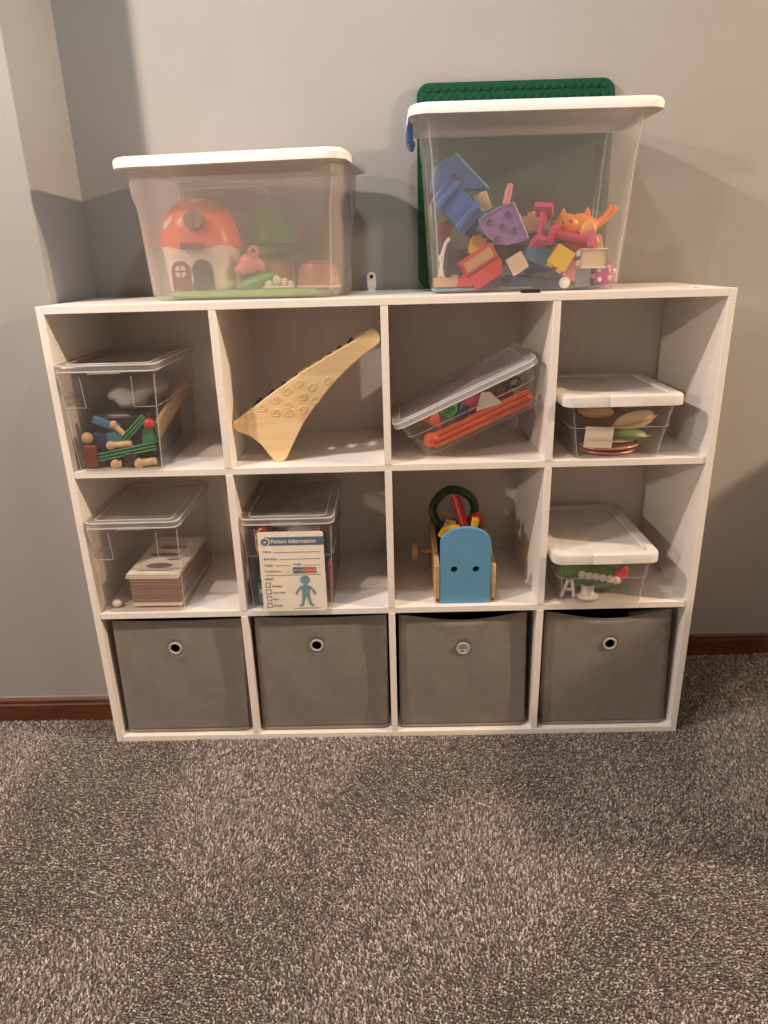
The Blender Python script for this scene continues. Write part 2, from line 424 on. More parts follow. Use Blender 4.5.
fabric_bin('grey fabric bin with shiny closed grommet below the blue wooden toy', .758, 1.079, .756, 1.088, .3495, .017, (.92, .256), rattle=True)
fabric_bin('grey fabric bin at the far right of the bottom row', 1.1265, 1.44, 1.1275, 1.4545, .3495, .021, (1.291, .261))
tag(G().lathe([(.13, 0), (.14, .06), (.11, .12), (.05, .15)], 18, T=rotT((0, 0, 0), sc=(1, .9, 1))).build('plush_toy', 'p_maroon', loc=(.92, .175, .024), sub=1),
    'dark reddish plush toy inside the bin below the blue wooden toy', 'toy')

# ------------------------------------------------------------------ storage boxes
def box_body(parent, wb, db, wt, dt, h, r, m, ledge=0.6, lw=0.004, th=0.0018, flare=None, name='body'):
    """tapered open box with wall thickness and a ledge"""
    def sec(f, z, dw=0.0, n=5): return rrect(wb + (wt - wb) * f + dw, db + (dt - db) * f + dw, r, z, n)
    secs = [sec(0, 0, -.012), sec(.01, .0015, -.004), sec(.03, .006)]
    if ledge:
        secs += [sec(ledge - .01, h * ledge - .002, -lw), sec(ledge, h * ledge, lw * .8)]
    secs += [sec(1, h)]
    inner = [sec(1, h, -2 * th)]
    if ledge: inner += [sec(ledge, h * ledge + .001, lw * .8 - 2 * th), sec(ledge - .01, h * ledge - .001, -lw - 2 * th)]
    inner += [sec(.03, .007, -2 * th), sec(0, th, -.014)]
    return G().loft(secs + inner).build(name, m, parent, angle=30)

def box_lid(parent, w, d, h, r, m, lip=0.018, rim=0.02, recess=0.006, th=0.002, name='lid', crown=0.0):
    z0 = h - lip
    secs = [rrect(w - 2 * rim - .006, d - 2 * rim - .006, r * .6, h - recess - th), rrect(w - 2 * rim, d - 2 * rim, r * .6, h - th), rrect(w - 2 * th - .004, d - 2 * th - .004, r, h - th - .001),
            rrect(w - 2 * th, d - 2 * th, r, z0), rrect(w, d, r, z0), rrect(w, d, r, h - .005), rrect(w - .003, d - .003, r, h - .0015), rrect(w - .009, d - .009, r, h),
            rrect(w - 2 * rim + .004, d - 2 * rim + .004, r * .6, h + crown), rrect(w - 2 * rim - .004, d - 2 * rim - .004, r * .6, h - recess)]
    return G().loft(secs).build(name, m, parent, angle=28)

# --- tall left bin on the shelf top
ZT = H + .0003
lb = thing('storage_bin', 'frosted storage bin with white lid holding the mushroom house playset', 'storage bin', (.441, .185, ZT), (0, 0, RAD(-7)))
def big_body(parent, wb, db, wt, dt, h, m, zstep, k=1.0):
    def s(f, z, dw=0): return rrect(wb + (wt - wb) * f + dw, db + (dt - db) * f + dw, .035, z, 6)
    f = zstep / h
    th = .0024
    prof = [(0, 0, -.03), (.01, .002, -.012), (.04, .012, 0), (f - .06, zstep - .02, 0), (f, zstep, .014 * k), (1, h - .004, .016 * k), (1, h, .03)]
    secs = [s(*p) for p in prof]
    inn = [s(1, h - .001, .022 - 2 * th)] + [s(a, z + (.002 if a < .02 else 0), dw - 2 * th) for a, z, dw in reversed(prof[:-1])]
    inn[-1] = s(0, .003, -.032)
    return G().loft(secs + inn).build('body', m, parent, angle=35)
big_body(lb, .425, .245, .448, .268, .266, 'frosted', .212, .7)
def big_lid(parent, w, d, h, lip, m):
    th = .0025
    secs = [rrect(w - .07, d - .07, .03, h - .012, 6), rrect(w - .06, d - .06, .03, h - th - .001, 6), rrect(w - .014, d - .014, .034, h - .006, 6), rrect(w - 2 * th, d - 2 * th, .038, h - lip + .002, 6), rrect(w - .001, d - .001, .038, h - lip, 6),
            rrect(w, d, .038, h - .009, 6), rrect(w - .006, d - .006, .037, h - .003, 6), rrect(w - .018, d - .018, .034, h, 6), rrect(w - .055, d - .055, .03, h, 6), rrect(w - .066, d - .066, .03, h - .009, 6)]
    return G().loft(secs).build('lid', m, parent, angle=30)
big_lid(lb, .498, .318, .2885, .0215, 'white_lid')
# embossed handle outline on the front, latch on the right side
G().tube([(-.10, -.1475, .19), (-.105, -.15, .214), (-.09, -.1505, .222), (.07, -.1505, .222), (.085, -.15, .214), (.09, -.1475, .196)], .0007, 6).build('embossed_line', 'frosted', lb)
G().box(.232, .237, -.03, .03, .16, .215).box(.234, .239, -.025, .025, .15, .165).build('side_latch', 'p_grey', lb, bevel=.0015)

# --- contents of the left bin
mh = thing('toy_house', 'orange spotted mushroom toy house with white walls in the frosted bin', 'toy house', (.326, .172, ZT + .0195), (0, 0, RAD(-3)))
G().loft([rrect(.150, .13, .045, 0), rrect(.158, .135, .048, .05), rrect(.168, .14, .05, .094)]).build('wall', 'p_white', mh)
cap = G().loft([rrect(.182 * a, .15 * a, .073 * a, z, 7) for a, z in ((.93, .088), (1, .092), (1.0, .10), (.95, .125), (.86, .15), (.70, .172), (.46, .188), (.2, .194))]).build('mushroom_cap', 'p_orange', mh)
for (x, y, z, r, nrm) in ((-.055, -.044, .149, .019, (-.62, -.55, .55)), (.066, -.034, .137, .017, (.75, -.45, .45)), (.004, -.02, .189, .02, (0, -.2, 1))):
    q_ = Vector(nrm).to_track_quat('Z', 'Y').to_euler()
    ball(G(), (0, 0, 0), (r, r * 1.2, .004)).build('white_spot', 'p_white', mh, loc=(x, y, z), rot=q_)
wd = G().prism(circ(.0215, 24), -.012, .008).build('round_window', 'p_brown', mh, loc=(.010, -.066, .144), rot=(RAD(-18), 0, 0))
G().prism(circ(.0165, 24), -.0128, -.0115).build('pane', 'p_photo', wd)
G().box(-.0015, .0015, -.0145, -.012, -.017, .017).box(-.017, .017, -.0145, -.012, -.0015, .0015).build('mullion', 'p_brown', wd)
G().box(-.02, .026, -.092, -.07, .086, .089).box(-.02, .026, -.092, -.09, .089, .1).box(-.02, -.018, -.092, -.07, .089, .1).box(.024, .026, -.092, -.07, .089, .1).build('balcony', 'p_brown', mh)
def arch(w, h, n=14):
    r = w / 2
    return [(-r, 0), (r, 0)] + [(r * math.cos(math.pi * k / n), h - r + r * math.sin(math.pi * k / n)) for k in range(n + 1)]
G().prism(arch(.046, .064), -.002, .004).build('doorway_shade', 'p_charcoal', mh, loc=(.017, -.0675, .002))  # dark slab stands in for the shade inside the open arch
dr = G().prism(arch(.043, .062), -.003, .002).build('door', 'p_brown', mh, loc=(-.031, -.071, .002), rot=(0, 0, RAD(-6)))
for sx in (-1, 1):
    for sz in (-1, 1):
        q = [(0.002 * sx, .040 + .002 * sz)] + [(.002 * sx + sx * .0105 * math.cos(a), .040 + .002 * sz + sz * .0105 * math.sin(a)) for a in (0, .5, 1.07, 1.5708)]
        if sx * sz < 0: q.reverse()
        G().prism(q, -.0042, -.0028).build('pane', 'p_white', dr)
G().box(-.0075, -.0035, -.0775, -.0705, .018, .036).build('hinge', 'p_white', mh)

gh = thing('toy_house', 'green capped toy mushroom house with tan base behind the leaf cushion', 'toy house', (.479, .238, ZT + .0195))
G().loft([rrect(.095, .085, .035, 0), rrect(.088, .08, .035, .07)]).build('wall', 'p_tan', gh)
G().lathe([(.058, .068), (.062, .074), (.060, .092), (.054, .096)], 28, T=rotT((0, 0, 0), sc=(1, .9, 1))).build('cap_brim', 'p_green_dark', gh)
G().lathe([(.057, .098), (.056, .12), (.05, .145), (.036, .166), (.018, .176), (.003, .178)], 28, T=rotT((0, 0, 0), sc=(1, .9, 1))).build('mushroom_cap', 'p_green', gh)
bs = thing('playset_base', 'flat light green playset base lying on the frosted bin bottom', 'toy base', (.437, .182, ZT + .0045), (0, 0, RAD(-7)))
G().loft([rrect(.35, .2, .05, 0), rrect(.356, .206, .05, .004), rrect(.356, .206, .05, .011), rrect(.35, .2, .05, .0145)]).build('slab', 'p_lime', bs)
pk = thing('toy_figure', 'pink toy snail figure sitting on the green leaf cushion', 'toy', (.442, .126, ZT + .052))
blob('body', 'p_pink', pk, .0035, lambda g: (ball(g, (0, 0, .022), (.026, .02, .024)), ball(g, (-.016, -.004, .01), (.02, .016, .014)), ball(g, (.022, 0, .016), (.012, .012, .016))))
G().tube([(.012 + .009 * math.cos(k * .52), -.012, .047 + .009 * math.sin(k * .52)) for k in range(12)], .0045, 8, closed=True).build('curl', 'p_tan', pk)
lf = thing('leaf_cushion', 'bright green padded leaf cushion beside the mushroom house', 'toy cushion', (.456, .118, ZT + .036), (0, RAD(-16), 0))
G().lathe([(.01, -.011), (.8 * .05, -.009), (.05, 0), (.8 * .05, .009), (.01, .011)], 28, T=rotT((0, 0, 0), sc=(1.08, .55, 1.15))).build('pad', 'p_green', lf, sub=1)
mr = thing('toy_mushrooms', 'cluster of tiny white toy mushrooms in front of the green house', 'toy', (.508, .108, ZT + .0195))
G().box(-.036, .034, -.012, .012, 0, .006).build('base', 'p_white', mr, bevel=.003)
for x, r, z in ((-.024, .010, .009), (-.006, .0095, .018), (.012, .009, .013), (.026, .008, .008)):
    ball(G(), (x, -.002, z), (r, r, r * 1.15)).build('mushroom', 'p_white', mr)
dm = thing('toy_bowl', 'pinkish brown upturned toy bowl at the right end of the frosted bin', 'toy', (.594, .118, ZT + .02), (0, 0, RAD(-7)))
G().lathe([(.05, 0), (.0505, .004), (.049, .02), (.046, .04), (.038, .055), (.02, .063), (.004, .064)], 28, T=rotT((0, 0, 0), sc=(.93, .75, .9))).build('shell', 'p_dome', dm)
G().tube([(.051 * .93 * math.cos(k * math.pi / 14), .051 * .75 * math.sin(k * math.pi / 14), .002) for k in range(28)], .003, 6, closed=True).build('rim', 'p_cream', dm)

# --- tall right bin
rb = thing('storage_bin', 'tall clear storage bin with white lid full of toy building bricks', 'storage bin', (1.056, .183, ZT))
big_body(rb, .408, .236, .450, .266, .346, 'semi_frosted', .300, .25)
big_lid(rb, .514, .31, .3655, .0215, 'white_lid')
hd = thing('latch_tmp', 'x', 'x')
bpy.data.objects.remove(hd)
lt = G().prism([(-.010, .0), (-.002, -.012), (.006, -.012), (.008, -.004), (.003, .0), (.002, .03), (-.006, .036), (-.011, .026)], -.035, .035).build('latch', 'p_latch', rb, bevel=.002, loc=(-.2495, -.06, .305))
for sx in (-1, 1):
    for sy in (-1, 1):
        G().tube([(sx * .1925, sy * .1065, .016), (sx * .2100, sy * .1185, .282), (sx * .2130, sy * .1215, .300), (sx * .2150, sy * .1235, .338)], .0020, 6).build('corner_highlight', 'pale_edge', rb)  # pale tubes imitate the highlight along the bin corners
for sx in (-1, 1):
    for sy in (-1, 1):
        G().tube([(sx * .201, sy * .111, .016), (sx * .2095, sy * .1195, .194), (sx * .2155, sy * .1255, .214), (sx * .217, sy * .127, .26)], .0018, 6).build('corner_highlight', 'pale_edge', lb)  # same painted corner highlight on the frosted bin

# --- baseplate behind the bin
bp = thing('baseplate', 'large dark green studded building baseplate standing behind the tall bin', 'baseplate', (1.06, .3465, ZT), (RAD(-2.2), 0, 0))
G().prism(rpoly(.470, .464, .03, 6, 0.004, .232), -.004, .006).build('plate', 'p_plate', bp)
sg = G()
for i in range(24):
    for j in range(24):
        x, z = -.2225 + .0197 * i, .0125 + .019 * j
        if (i in (0, 23)) and (j in (0, 23)): continue
        sg.prism(circ(.0055, 8, x, z), -.0085, -.004)
so = sg.build('studs', 'p_plate', bp, angle=50); so['kind'] = 'stuff'

# --- toy bricks in the right bin
def brick(label, nx, ny, nz, col, loc, rot, u=.032, hz=.0192, group='toy bricks in the tall bin', stud=True):
    t = thing('toy_brick', label, 'toy brick', loc, rot, group)
    w, d, h = nx * u, ny * u, nz * hz
    G().box(-w / 2, w / 2, -d / 2, d / 2, 0, h).build('body', col, t, bevel=.0015)
    if stud:
        me = None
        for i in range(nx):
            for j in range(ny):
                lx, ly = -w / 2 + u * (i + .5), -d / 2 + u * (j + .5)
                if me is None:
                    s = G().lathe([(u * .28, 0), (u * .29, .0045), (u * .26, .0055)], 14).build('stud', col, t, loc=(lx, ly, h)); me = s.data
                else:
                    s = bpy.data.objects.new('stud', me); COL.objects.link(s); s.parent = t; s.location = (lx, ly, h)
    return t
ZB = ZT + .006
# roof, truck, purple slice, red brick, small squares
rf = thing('toy_roof', 'translucent blue toy roof brick at the upper left of the brick pile', 'toy brick', (.905, .155, 1.325), (0, 0, RAD(4)), 'toy bricks in the tall bin')
G().prism([(-.056, .0), (.067, .004), (-.006, .074), (-.05, .052)], -.03, .03).build('body', 'p_blue', rf, bevel=.002)
G().tube([(.067, -.031, .005), (-.006, -.031, .075)], .002, 6).build('ridge_edge', 'p_lightblue', rf)
tk = thing('toy_truck_bed', 'blue toy vehicle chassis lying aslant on the left of the pile', 'toy brick', (.902, .098, 1.294), (RAD(90), RAD(42), 0), 'toy bricks in the tall bin')
G().box(-.05, .05, -.03, .03, -.012, .012).build('body', 'p_blue', tk, bevel=.003)
for x in (-.03, .03):
    G().box(x - .006, x + .006, -.036, .036, .008, .02).build('axle', 'p_blue', tk, bevel=.002)
G().lathe([(.004, -.006), (.014, -.006), (.016, 0), (.014, .006), (.004, .006)], 18, T=rotT((-.034, .036, 0), (RAD(90), 0, 0))).build('wheel', 'p_charcoal', tk)
pp = thing('toy_quarter_plate', 'lilac quarter-round toy plate with five round sockets facing out', 'toy brick', (.997, .085, 1.256), (RAD(4), 0, 0), 'toy bricks in the tall bin')
q0 = [(-.050, .009), (-.012, .030), (.023, .042), (.042, .003), (.058, -.030), (.038, -.037), (.012, -.042), (-.010, -.038), (-.028, -.026), (-.041, -.009)]
q0 = [(x, z) for x, z in reversed(q0)]
G().prism(q0, -.004, .006).build('plate', 'p_purple', pp, bevel=.0012)
rimp = G().tube([(x, -.005, z) for x, z in q0], .0017, 6, closed=True).build('rim', 'p_purple', pp)
for x, z in ((-.027, .004), (.012, .018), (.001, -.006), (.028, -.014), (-.010, -.030)):
    G().tube([(x + .0058 * math.cos(k * .5236), -.0055, z + .0058 * math.sin(k * .5236)) for k in range(12)], .0019, 6, closed=True).build('socket_ring', 'p_lilac_dark', pp)
rd = thing('toy_slope_brick', 'red sloped toy brick leaning in the lower left of the pile', 'toy brick', (.957, .087, 1.170), (0, RAD(-31), 0), 'toy bricks in the tall bin')
G().box(-.04, .04, -.014, .03, .0, .034).build('body', 'p_red', rd, bevel=.002)
G().prism([(-.036, -.036), (.03, -.036), (.042, -.01), (.042, -.002), (-.036, -.002)], -.012, .03).build('slope', 'p_red', rd, bevel=.002)
G().box(-.033, .033, -.0165, -.013, .006, .028).build('inset_panel', 'p_crust', rd, bevel=.001)
def sqtile(label, c, s, rz, col, ring=True, sx=1.0):
    t = thing('toy_tile', label, 'toy brick', c, (0, rz, 0), 'toy bricks in the tall bin')
    G().box(-s * sx, s * sx, 0, .012, -s, s).build('body', col, t, bevel=.0012)
    pth = [(-s * sx, 0, -s), (s * sx, 0, -s), (s * sx, 0, s), (-s * sx, 0, s)]
    G().tube(pth, .0017, 6, closed=True).build('rim', 'p_white', t)
    if ring: G().tube([(.006 * math.cos(k * .5236), 0, .006 * math.sin(k * .5236)) for k in range(12)], .0014, 6, closed=True).build('socket_ring', 'p_cream', t)
    return t
sqtile('small cream square toy brick turned on edge in front of the pile', (1.033, .074, 1.175), .0185, RAD(-30), 'p_cream')
ty = thing('toy_brick', 'yellow toy brick tipped on edge near the middle of the pile', 'toy brick', (1.128, .076, 1.182), (0, RAD(32), 0), 'toy bricks in the tall bin')
G().box(-.0215, .0215, 0, .03, -.02, .024).build('body', 'p_yellow', ty, bevel=.0015)
for x in (-.012, .012): G().box(x - .006, x + .006, .004, .02, -.026, -.019).build('stud', 'p_yellow', ty, bevel=.002)
tw = thing('toy_brick', 'white hollow toy brick facing out above the spotted magenta ball', 'toy brick', (1.197, .074, 1.181), (0, RAD(1), 0), 'toy bricks in the tall bin')
G().box(-.027, .029, .004, .03, -.019, .019).build('body', 'p_cream', tw, bevel=.0015)
G().tube([(-.027, .003, -.019), (.029, .003, -.019), (.029, .003, .019), (-.027, .003, .019)], .0024, 6, closed=True).build('rim', 'p_white', tw)
for z in (-.01, .01): G().box(-.034, -.026, .006, .022, z - .006, z + .006).build('stud', 'p_white', tw, bevel=.002)
mg = thing('toy_ball', 'magenta toy ball with white dots in the lower right bin corner', 'toy', (1.226, .106, ZT + .0325), (0, 0, 0), 'toy bricks in the tall bin')
ball(G(), (0, 0, 0), (.028, .026, .027)).build('body', 'p_magenta', mg)
for x, z in ((-.010, -.012), (.012, -.008), (.009, .014), (-.012, .009), (-.023, -.004), (.022, .006)):
    yy = -math.sqrt(max(0, 1 - (x / .028) ** 2 - (z / .027) ** 2)) * .026
    ball(G(), (x, yy, z), .0052, 10, 6).build('dot', 'p_white', mg)
ct = thing('toy_cat', 'orange toy cat with raised tail lying at the right of the pile', 'toy animal', (1.165, .115, 1.245))
def cat_body(g):
    ball(g, (.012, .0, .0), (.034, .022, .03)); ball(g, (-.022, -.006, .006), (.028, .022, .024))
    g.tube([(.03, 0, .004), (.05, .004, .008), (.068, .006, .022), (.082, .006, .042)], [.012, .010, .010, .012], 8)
    g.tube([(-.036, -.008, .0), (-.042, -.012, -.018)], [.01, .009], 8); g.tube([(.02, -.012, -.016), (.036, -.016, -.032)], [.012, .010], 8)
blob('body', 'p_cat', ct, .0035, cat_body)
blob('belly', 'p_cat_light', ct, .003, lambda g: (ball(g, (.022, -.014, -.006), (.02, .014, .022)), g.tube([(.03, -.016, -.012), (.046, -.018, -.034)], [.009, .006], 8)))
for x in (-.03, .022): G().lathe([(.008, 0), (.005, .008), (.001, .014)], 10).build('ear', 'p_cat', ct, loc=(x, -.004, .026))
for x, z in ((-.036, .010), (-.018, .012)): ball(G(), (x, -.026, z), .0028, 8, 6).build('eye', 'p_charcoal', ct)
def spindle(label, a, b, y, col):
    A, B = Vector((a[0], y, a[1])), Vector((b[0], y + .006, b[1])); d = (B - A)
    t = thing('toy_post', label, 'toy brick', A, (0, math.atan2(d.x, d.z), 0), 'toy bricks in the tall bin')
    L = d.length
    G().tube([(0, 0, .004), (0, 0, L - .004)], .0085, 12).build('post', col, t)
    for z, k in ((0, 1), (L, -1)):
        G().box(-.019, .019, -.016, .016, -.006, .006).build('end_plate', col, t, bevel=.0015, loc=(0, 0, z), rot=(RAD(38), 0, RAD(25 * k)))
spindle('rose pink toy post with square ends standing upright in the pile', (1.088, 1.281), (1.081, 1.217), .088, 'p_rose')
spindle('rose pink toy post lying on its side below the orange cat', (1.112, 1.233), (1.196, 1.216), .088, 'p_rose')
sp_ = thing('toy_figure', 'small pink toy figure poking up behind the lilac quarter plate', 'toy', (1.020, .15, 1.296))
blob('body', 'p_pink', sp_, .003, lambda g: (g.tube([(-.006, 0, 0), (0, 0, .02), (.004, 0, .045)], [.009, .008, .007], 8), g.tube([(-.008, 0, .024), (.008, 0, .03)], .006, 8)))
tag(ball(G(), (0, 0, 0), (.0125, .0125, .0125)).build('toy_bead', 'p_white', loc=(1.138, .077, ZT + .0165)), 'small white bead against the front of the tall bin', 'toy')
# filling around them
FILL = [('pink toy brick tucked under the yellow brick', 1, 1, 2, 'p_pink', (1.146, .10, 1.140), (0, RAD(30), 0)),
        ('pale grey upright toy brick beside the magenta ball', 1, 1, 2, 'p_grey', (1.178, .092, ZB), (0, 0, 0)),
        ('red toy brick under the orange cat', 2, 1, 2, 'p_red', (1.168, .112, 1.196), (0, RAD(24), 0)),
        ('tan toy brick in the lower left bin corner', 2, 1, 1, 'p_tan', (.884, .098, ZB + .008), (0, 0, RAD(4))),
        ('pale blue toy plate flat along the bin bottom at left', 3, 2, .3, 'p_lightblue', (.898, .118, ZB - .001), (0, 0, 0)),
        ('navy toy brick behind the cream square', 2, 2, 1, 'p_navy', (1.045, .12, ZB + .004), (0, 0, RAD(12))),
        ('navy toy brick flat on the bin bottom near the white bead', 2, 2, 1, 'p_navy', (1.11, .13, ZB), (0, 0, RAD(-8))),
        ('teal blue toy brick between cream square and yellow brick', 2, 1, 2, 'p_teal', (1.077, .105, 1.172), (0, RAD(20), RAD(8))),
        ('charcoal toy brick behind the white curved arch', 2, 2, 3, 'p_charcoal', (.925, .150, ZB + .02), (0, RAD(8), RAD(20))),
        ('dark blue toy brick below the blue chassis', 2, 1, 2, 'p_navy', (.95, .135, 1.222), (0, RAD(30), 0)),
        ('charcoal toy brick next to the magenta ball', 1, 2, 2, 'p_charcoal', (1.205, .15, ZB), (0, 0, 0)),
        ('yellow toy brick peeking above the red sloped brick', 1, 1, 2, 'p_yellow', (.945, .125, 1.195), (0, RAD(15), 0)),
        ('brown toy brick behind the upright rose post', 2, 1, 2, 'p_tan', (1.065, .145, 1.235), (0, RAD(-12), 0)),
        ('grey toy brick behind the fallen rose post', 2, 2, 2, 'p_grey', (1.12, .165, 1.215), (0, RAD(6), RAD(30))),
        ('maroon toy brick at the left wall of the bin', 1, 1, 2, 'p_maroon', (.873, .125, 1.225), (0, RAD(10), 0)),
        ('tan toy brick right of the orange cat', 1, 1, 2, 'p_bread', (1.218, .14, 1.19), (0, RAD(-14), 0))]
FILL += [('dark blue toy brick on the bin bottom behind the red sloped brick', 2, 2, 2, 'p_navy', (.965, .14, ZB), (0, 0, RAD(15))),
         ('red toy brick on the bin bottom near the tan brick', 1, 2, 1, 'p_red', (.925, .11, ZB + .008), (0, 0, RAD(-10))),
         ('dark grey toy brick above the navy ones behind the cream square', 2, 2, 2, 'p_charcoal', (1.03, .15, ZB + .05), (0, RAD(12), RAD(35))),
         ('brown toy brick at the right wall of the bin behind the magenta ball', 1, 2, 2, 'p_tan', (1.222, .175, ZB + .03), (0, RAD(-6), RAD(8))),
         ('blue toy brick behind the white bead', 2, 1, 2, 'p_blue', (1.10, .165, ZB + .03), (0, RAD(-10), RAD(-15))),
         ('teal toy brick between the blue chassis and the lilac plate', 1, 1, 2, 'p_teal', (.958, .10, 1.238), (0, RAD(25), 0)),
         ('cream toy brick behind the lilac quarter plate', 1, 1, 2, 'p_bread', (.968, .15, 1.285), (0, RAD(-20), 0))]
for f in FILL: brick(*f)
wf = thing('toy_arch', 'white curved toy arch standing at the left of the pile', 'toy', (.872, .088, 1.135))
G().tube([(.012, 0, 0), (.002, 0, .01), (-.004, 0, .03), (-.002, 0, .06), (.006, 0, .085), (.014, 0, .095)], .004, 8).build('arch', 'p_white', wf)
for z in (.025, .055): G().box(-.010, .002, -.004, .004, z - .008, z + .006).build('tab', 'p_white', wf, bevel=.0015)

# ------------------------------------------------------------------ boxes in the cubbies
def shoe_box(label, x0, x1, y0, z, wb, wt, db, dt, h, lid_w, lid_d, lid_m, r=.018, yaw=0, ledge=.62, rim=.02, lip=.016, edge=None):
    t = thing('storage_box', label, 'storage box', ((x0 + x1) / 2, y0 + db / 2, z), (0, 0, yaw))
    b = box_body(t, wb, db, wt, dt, h - .006, r, 'clear', ledge=ledge)
    l = box_lid(t, lid_w, lid_d, h, r * 1.2, lid_m, lip=lip, rim=rim)
    if edge:
        for zz, k in ((h - .0015, 0.0), (h - lip + .001, .0)):  # white tubes put the bright lid-edge highlight into the shape
            G().tube([(p_[0], p_[1], zz) for p_ in rrect(lid_w - .002, lid_d - .002, r * 1.2, 0)], .0019, 6, closed=True).build('lid_rim_highlight', edge, t)
        G().tube([(p_[0], p_[1], h) for p_ in rrect(lid_w - 2 * rim, lid_d - 2 * rim, r * .6, 0)], .0011, 5, closed=True).build('lid_ridge_highlight', edge, t)
    return t, b, l
def corner_marks(t, wb, wt, db, dt, h, zl, inset=.05):
    """bright moulded lines around the corner grips"""
    f = zl / h; w1 = (wb + (wt - wb) * f) / 2; d1 = (db + (dt - db) * f) / 2 + .002; w2, d2 = wt / 2, dt / 2 + .001
    for s in (-1, 1):
        G().tube([(s * (w2 - inset), -d2, h - .02), (s * (w1 - inset), -d1, zl), (s * (w1 - .004), -d1, zl)], .0009, 5).build('moulded_line', 'pale_edge', t)
    for s in (-1, 1):
        G().tube([(s * (w1 + .002), -d1 + .008, zl), (s * (w1 + .002), d1 - .008, zl)], .0009, 5).build('moulded_line', 'pale_edge', t)
        G().tube([(s * (wb / 2 - .003), -db / 2 + .003, .006), (s * (w2 - .002), -d2 + .005, h - .018)], .0011, 5).build('corner_edge', 'pale_edge', t)
Z1, Z2 = 2 * P + BT + .0003, P + BT + .0003
tA, _, _ = shoe_box('clear lidded box of green toy rails in the upper left cubby', .027, .222, -.004, Z1, .192, .214, .318, .33, .2435, .224, .342, 'clear_lid', edge='rim_highlight')
corner_marks(tA, .192, .214, .318, .33, .2375, .150)
tA.location.x = .1300
tB, _, _ = shoe_box('clear lidded box holding a stack of picture cards at middle left', .022, .228, .004, Z2, .200, .214, .30, .312, .2425, .224, .322, 'clear_lid', edge='rim_highlight')
corner_marks(tB, .200, .214, .30, .312, .2365, .147)
tB.location.x = .1300
tC, _, _ = shoe_box('clear lidded doctor kit box with a paper patient card on its front', .397, .600, .010, Z2, .200, .214, .30, .312, .2405, .225, .318, 'clear_lid', edge='rim_highlight')
corner_marks(tC, .200, .214, .30, .312, .2345, .145, inset=.03)
tC.location.x = .4965
for t in (tA, tB, tC):
    hz = .2425
    G().box(-.035, .035, -.1725 if t is tA else -.1625, -.164 if t is tA else -.154, hz - .019, hz - .0125).build('lid_tab', 'pale_edge', t, bevel=.0008)
tW, _, lW = shoe_box('clear box with white lid holding felt play food and a paper tag', 1.170, 1.368, .004, Z1, .196, .240, .285, .31, .148, .266, .326, 'white_lid_thin', r=.022, ledge=.52, rim=.026, lip=.024)
tW.location.x = 1.2655
tG, _, lG = shoe_box('clear box with white lid holding a green toy and white cups', 1.150, 1.354, -.008, Z2, .203, .226, .32, .342, .142, .252, .36, 'white_lid_thin', r=.022, ledge=.55, rim=.024, lip=.024)
tG.location.x = 1.2530
for t, a_, b_, z_ in ((tW, .224, .301, .0745), (tG, .2195, .3355, .0755)):
    G().tube([(s_[0], s_[1], z_) for s_ in rrect(a_, b_, .022, 0)], .0007, 5, closed=True).build('moulded_line', 'pale_edge', t)
for t, a_, b_, c_, d_ in ((tW, .091, .134, .110, .147), (tG, .094, .152, .104, .162)):
    for s_ in (-1, 1): G().tube([(s_ * a_, -b_, .008), (s_ * c_, -d_, .122)], .0008, 5).build('corner_edge', 'pale_edge', t)
for t, w, d, h in ((tW, .266, .326, .148), (tG, .252, .36, .142)):
    G().box(-.034, .036, -d / 2 - .0016, -d / 2 + .012, h - .0245, h - .0002).build('lid_latch', 'white_lid', t, bevel=.0012)
    G().tube([(w / 2 - .03, -d / 2 + .04, h - .0004), (w / 2 - .03, d / 2 - .05, h - .0004)], .0016, 6).build('lid_rib', 'white_lid', t)

# tilted box
TA = RAD(-24.5)
tloc = Vector((.9565, .132, .8135))
tT, _, _ = shoe_box('clear box tilted on its corner with milky lid and orange sticks inside', 0, 0, 0, 0, .280, .332, .222, .244, .106, .352, .264, 'milky_lid', r=.03, ledge=.6, lip=.014, edge='rim_highlight')
tT.location = tloc; tT.rotation_euler = (0, TA, 0)
TM = Matrix.Translation(tloc) @ Euler((0, TA, 0)).to_matrix().to_4x4()
G().tube([(s_[0], s_[1], .062) for s_ in rrect(.315, .238, .03, 0)], .0011, 5, closed=True).build('moulded_line', 'pale_edge', tT)
def in_tilt(p, extra=0.0):
    return tuple(TM @ Vector((p[0] - .004, p[1] - .013, p[2] + .0035))), (0, TA + extra, 0)
stick_z = [(.004, -.078, 'lowest front'), (.004, -.06, 'lower rear'), (.0150, -.076, 'middle front'), (.0150, -.058, 'middle rear'), (.026, -.068, 'topmost')]
for k, (z, y, which) in enumerate(stick_z):
    l, r = in_tilt((.012 + .004 * (k % 3), y, z + .0055))
    o = G().box(-.118, .122, -.008, .008, -.0048, .0048).build('toy_stick', 'p_orange', loc=l, rot=r, bevel=.002)
    tag(o, which + ' orange toy stick of the bundle in the tilted box', 'toy stick', 'orange sticks in the tilted box')
l, r = in_tilt((-.108, -.066, .024)); tag(ball(G(), (0, 0, 0), (.02, .018, .018)).build('toy_ball', 'p_orange', loc=l, rot=r), 'orange toy ball in the low corner of the tilted box', 'toy ball')
l, r = in_tilt((-.088, -.06, .064), RAD(30)); fn = thing('toy_funnel', 'orange toy funnel above the ball in the tilted box', 'toy', l, r)
G().lathe([(.020, .012), (.022, .012), (.008, -.012), (.006, -.012)], 20, c0=False, c1=False, T=rotT((.006, 0, 0), (0, RAD(75), 0))).build('cone', 'p_orange', fn)
G().tube([(-.004, 0, 0), (-.03, 0, .006)], .0065, 10).build('spout', 'p_orange', fn)
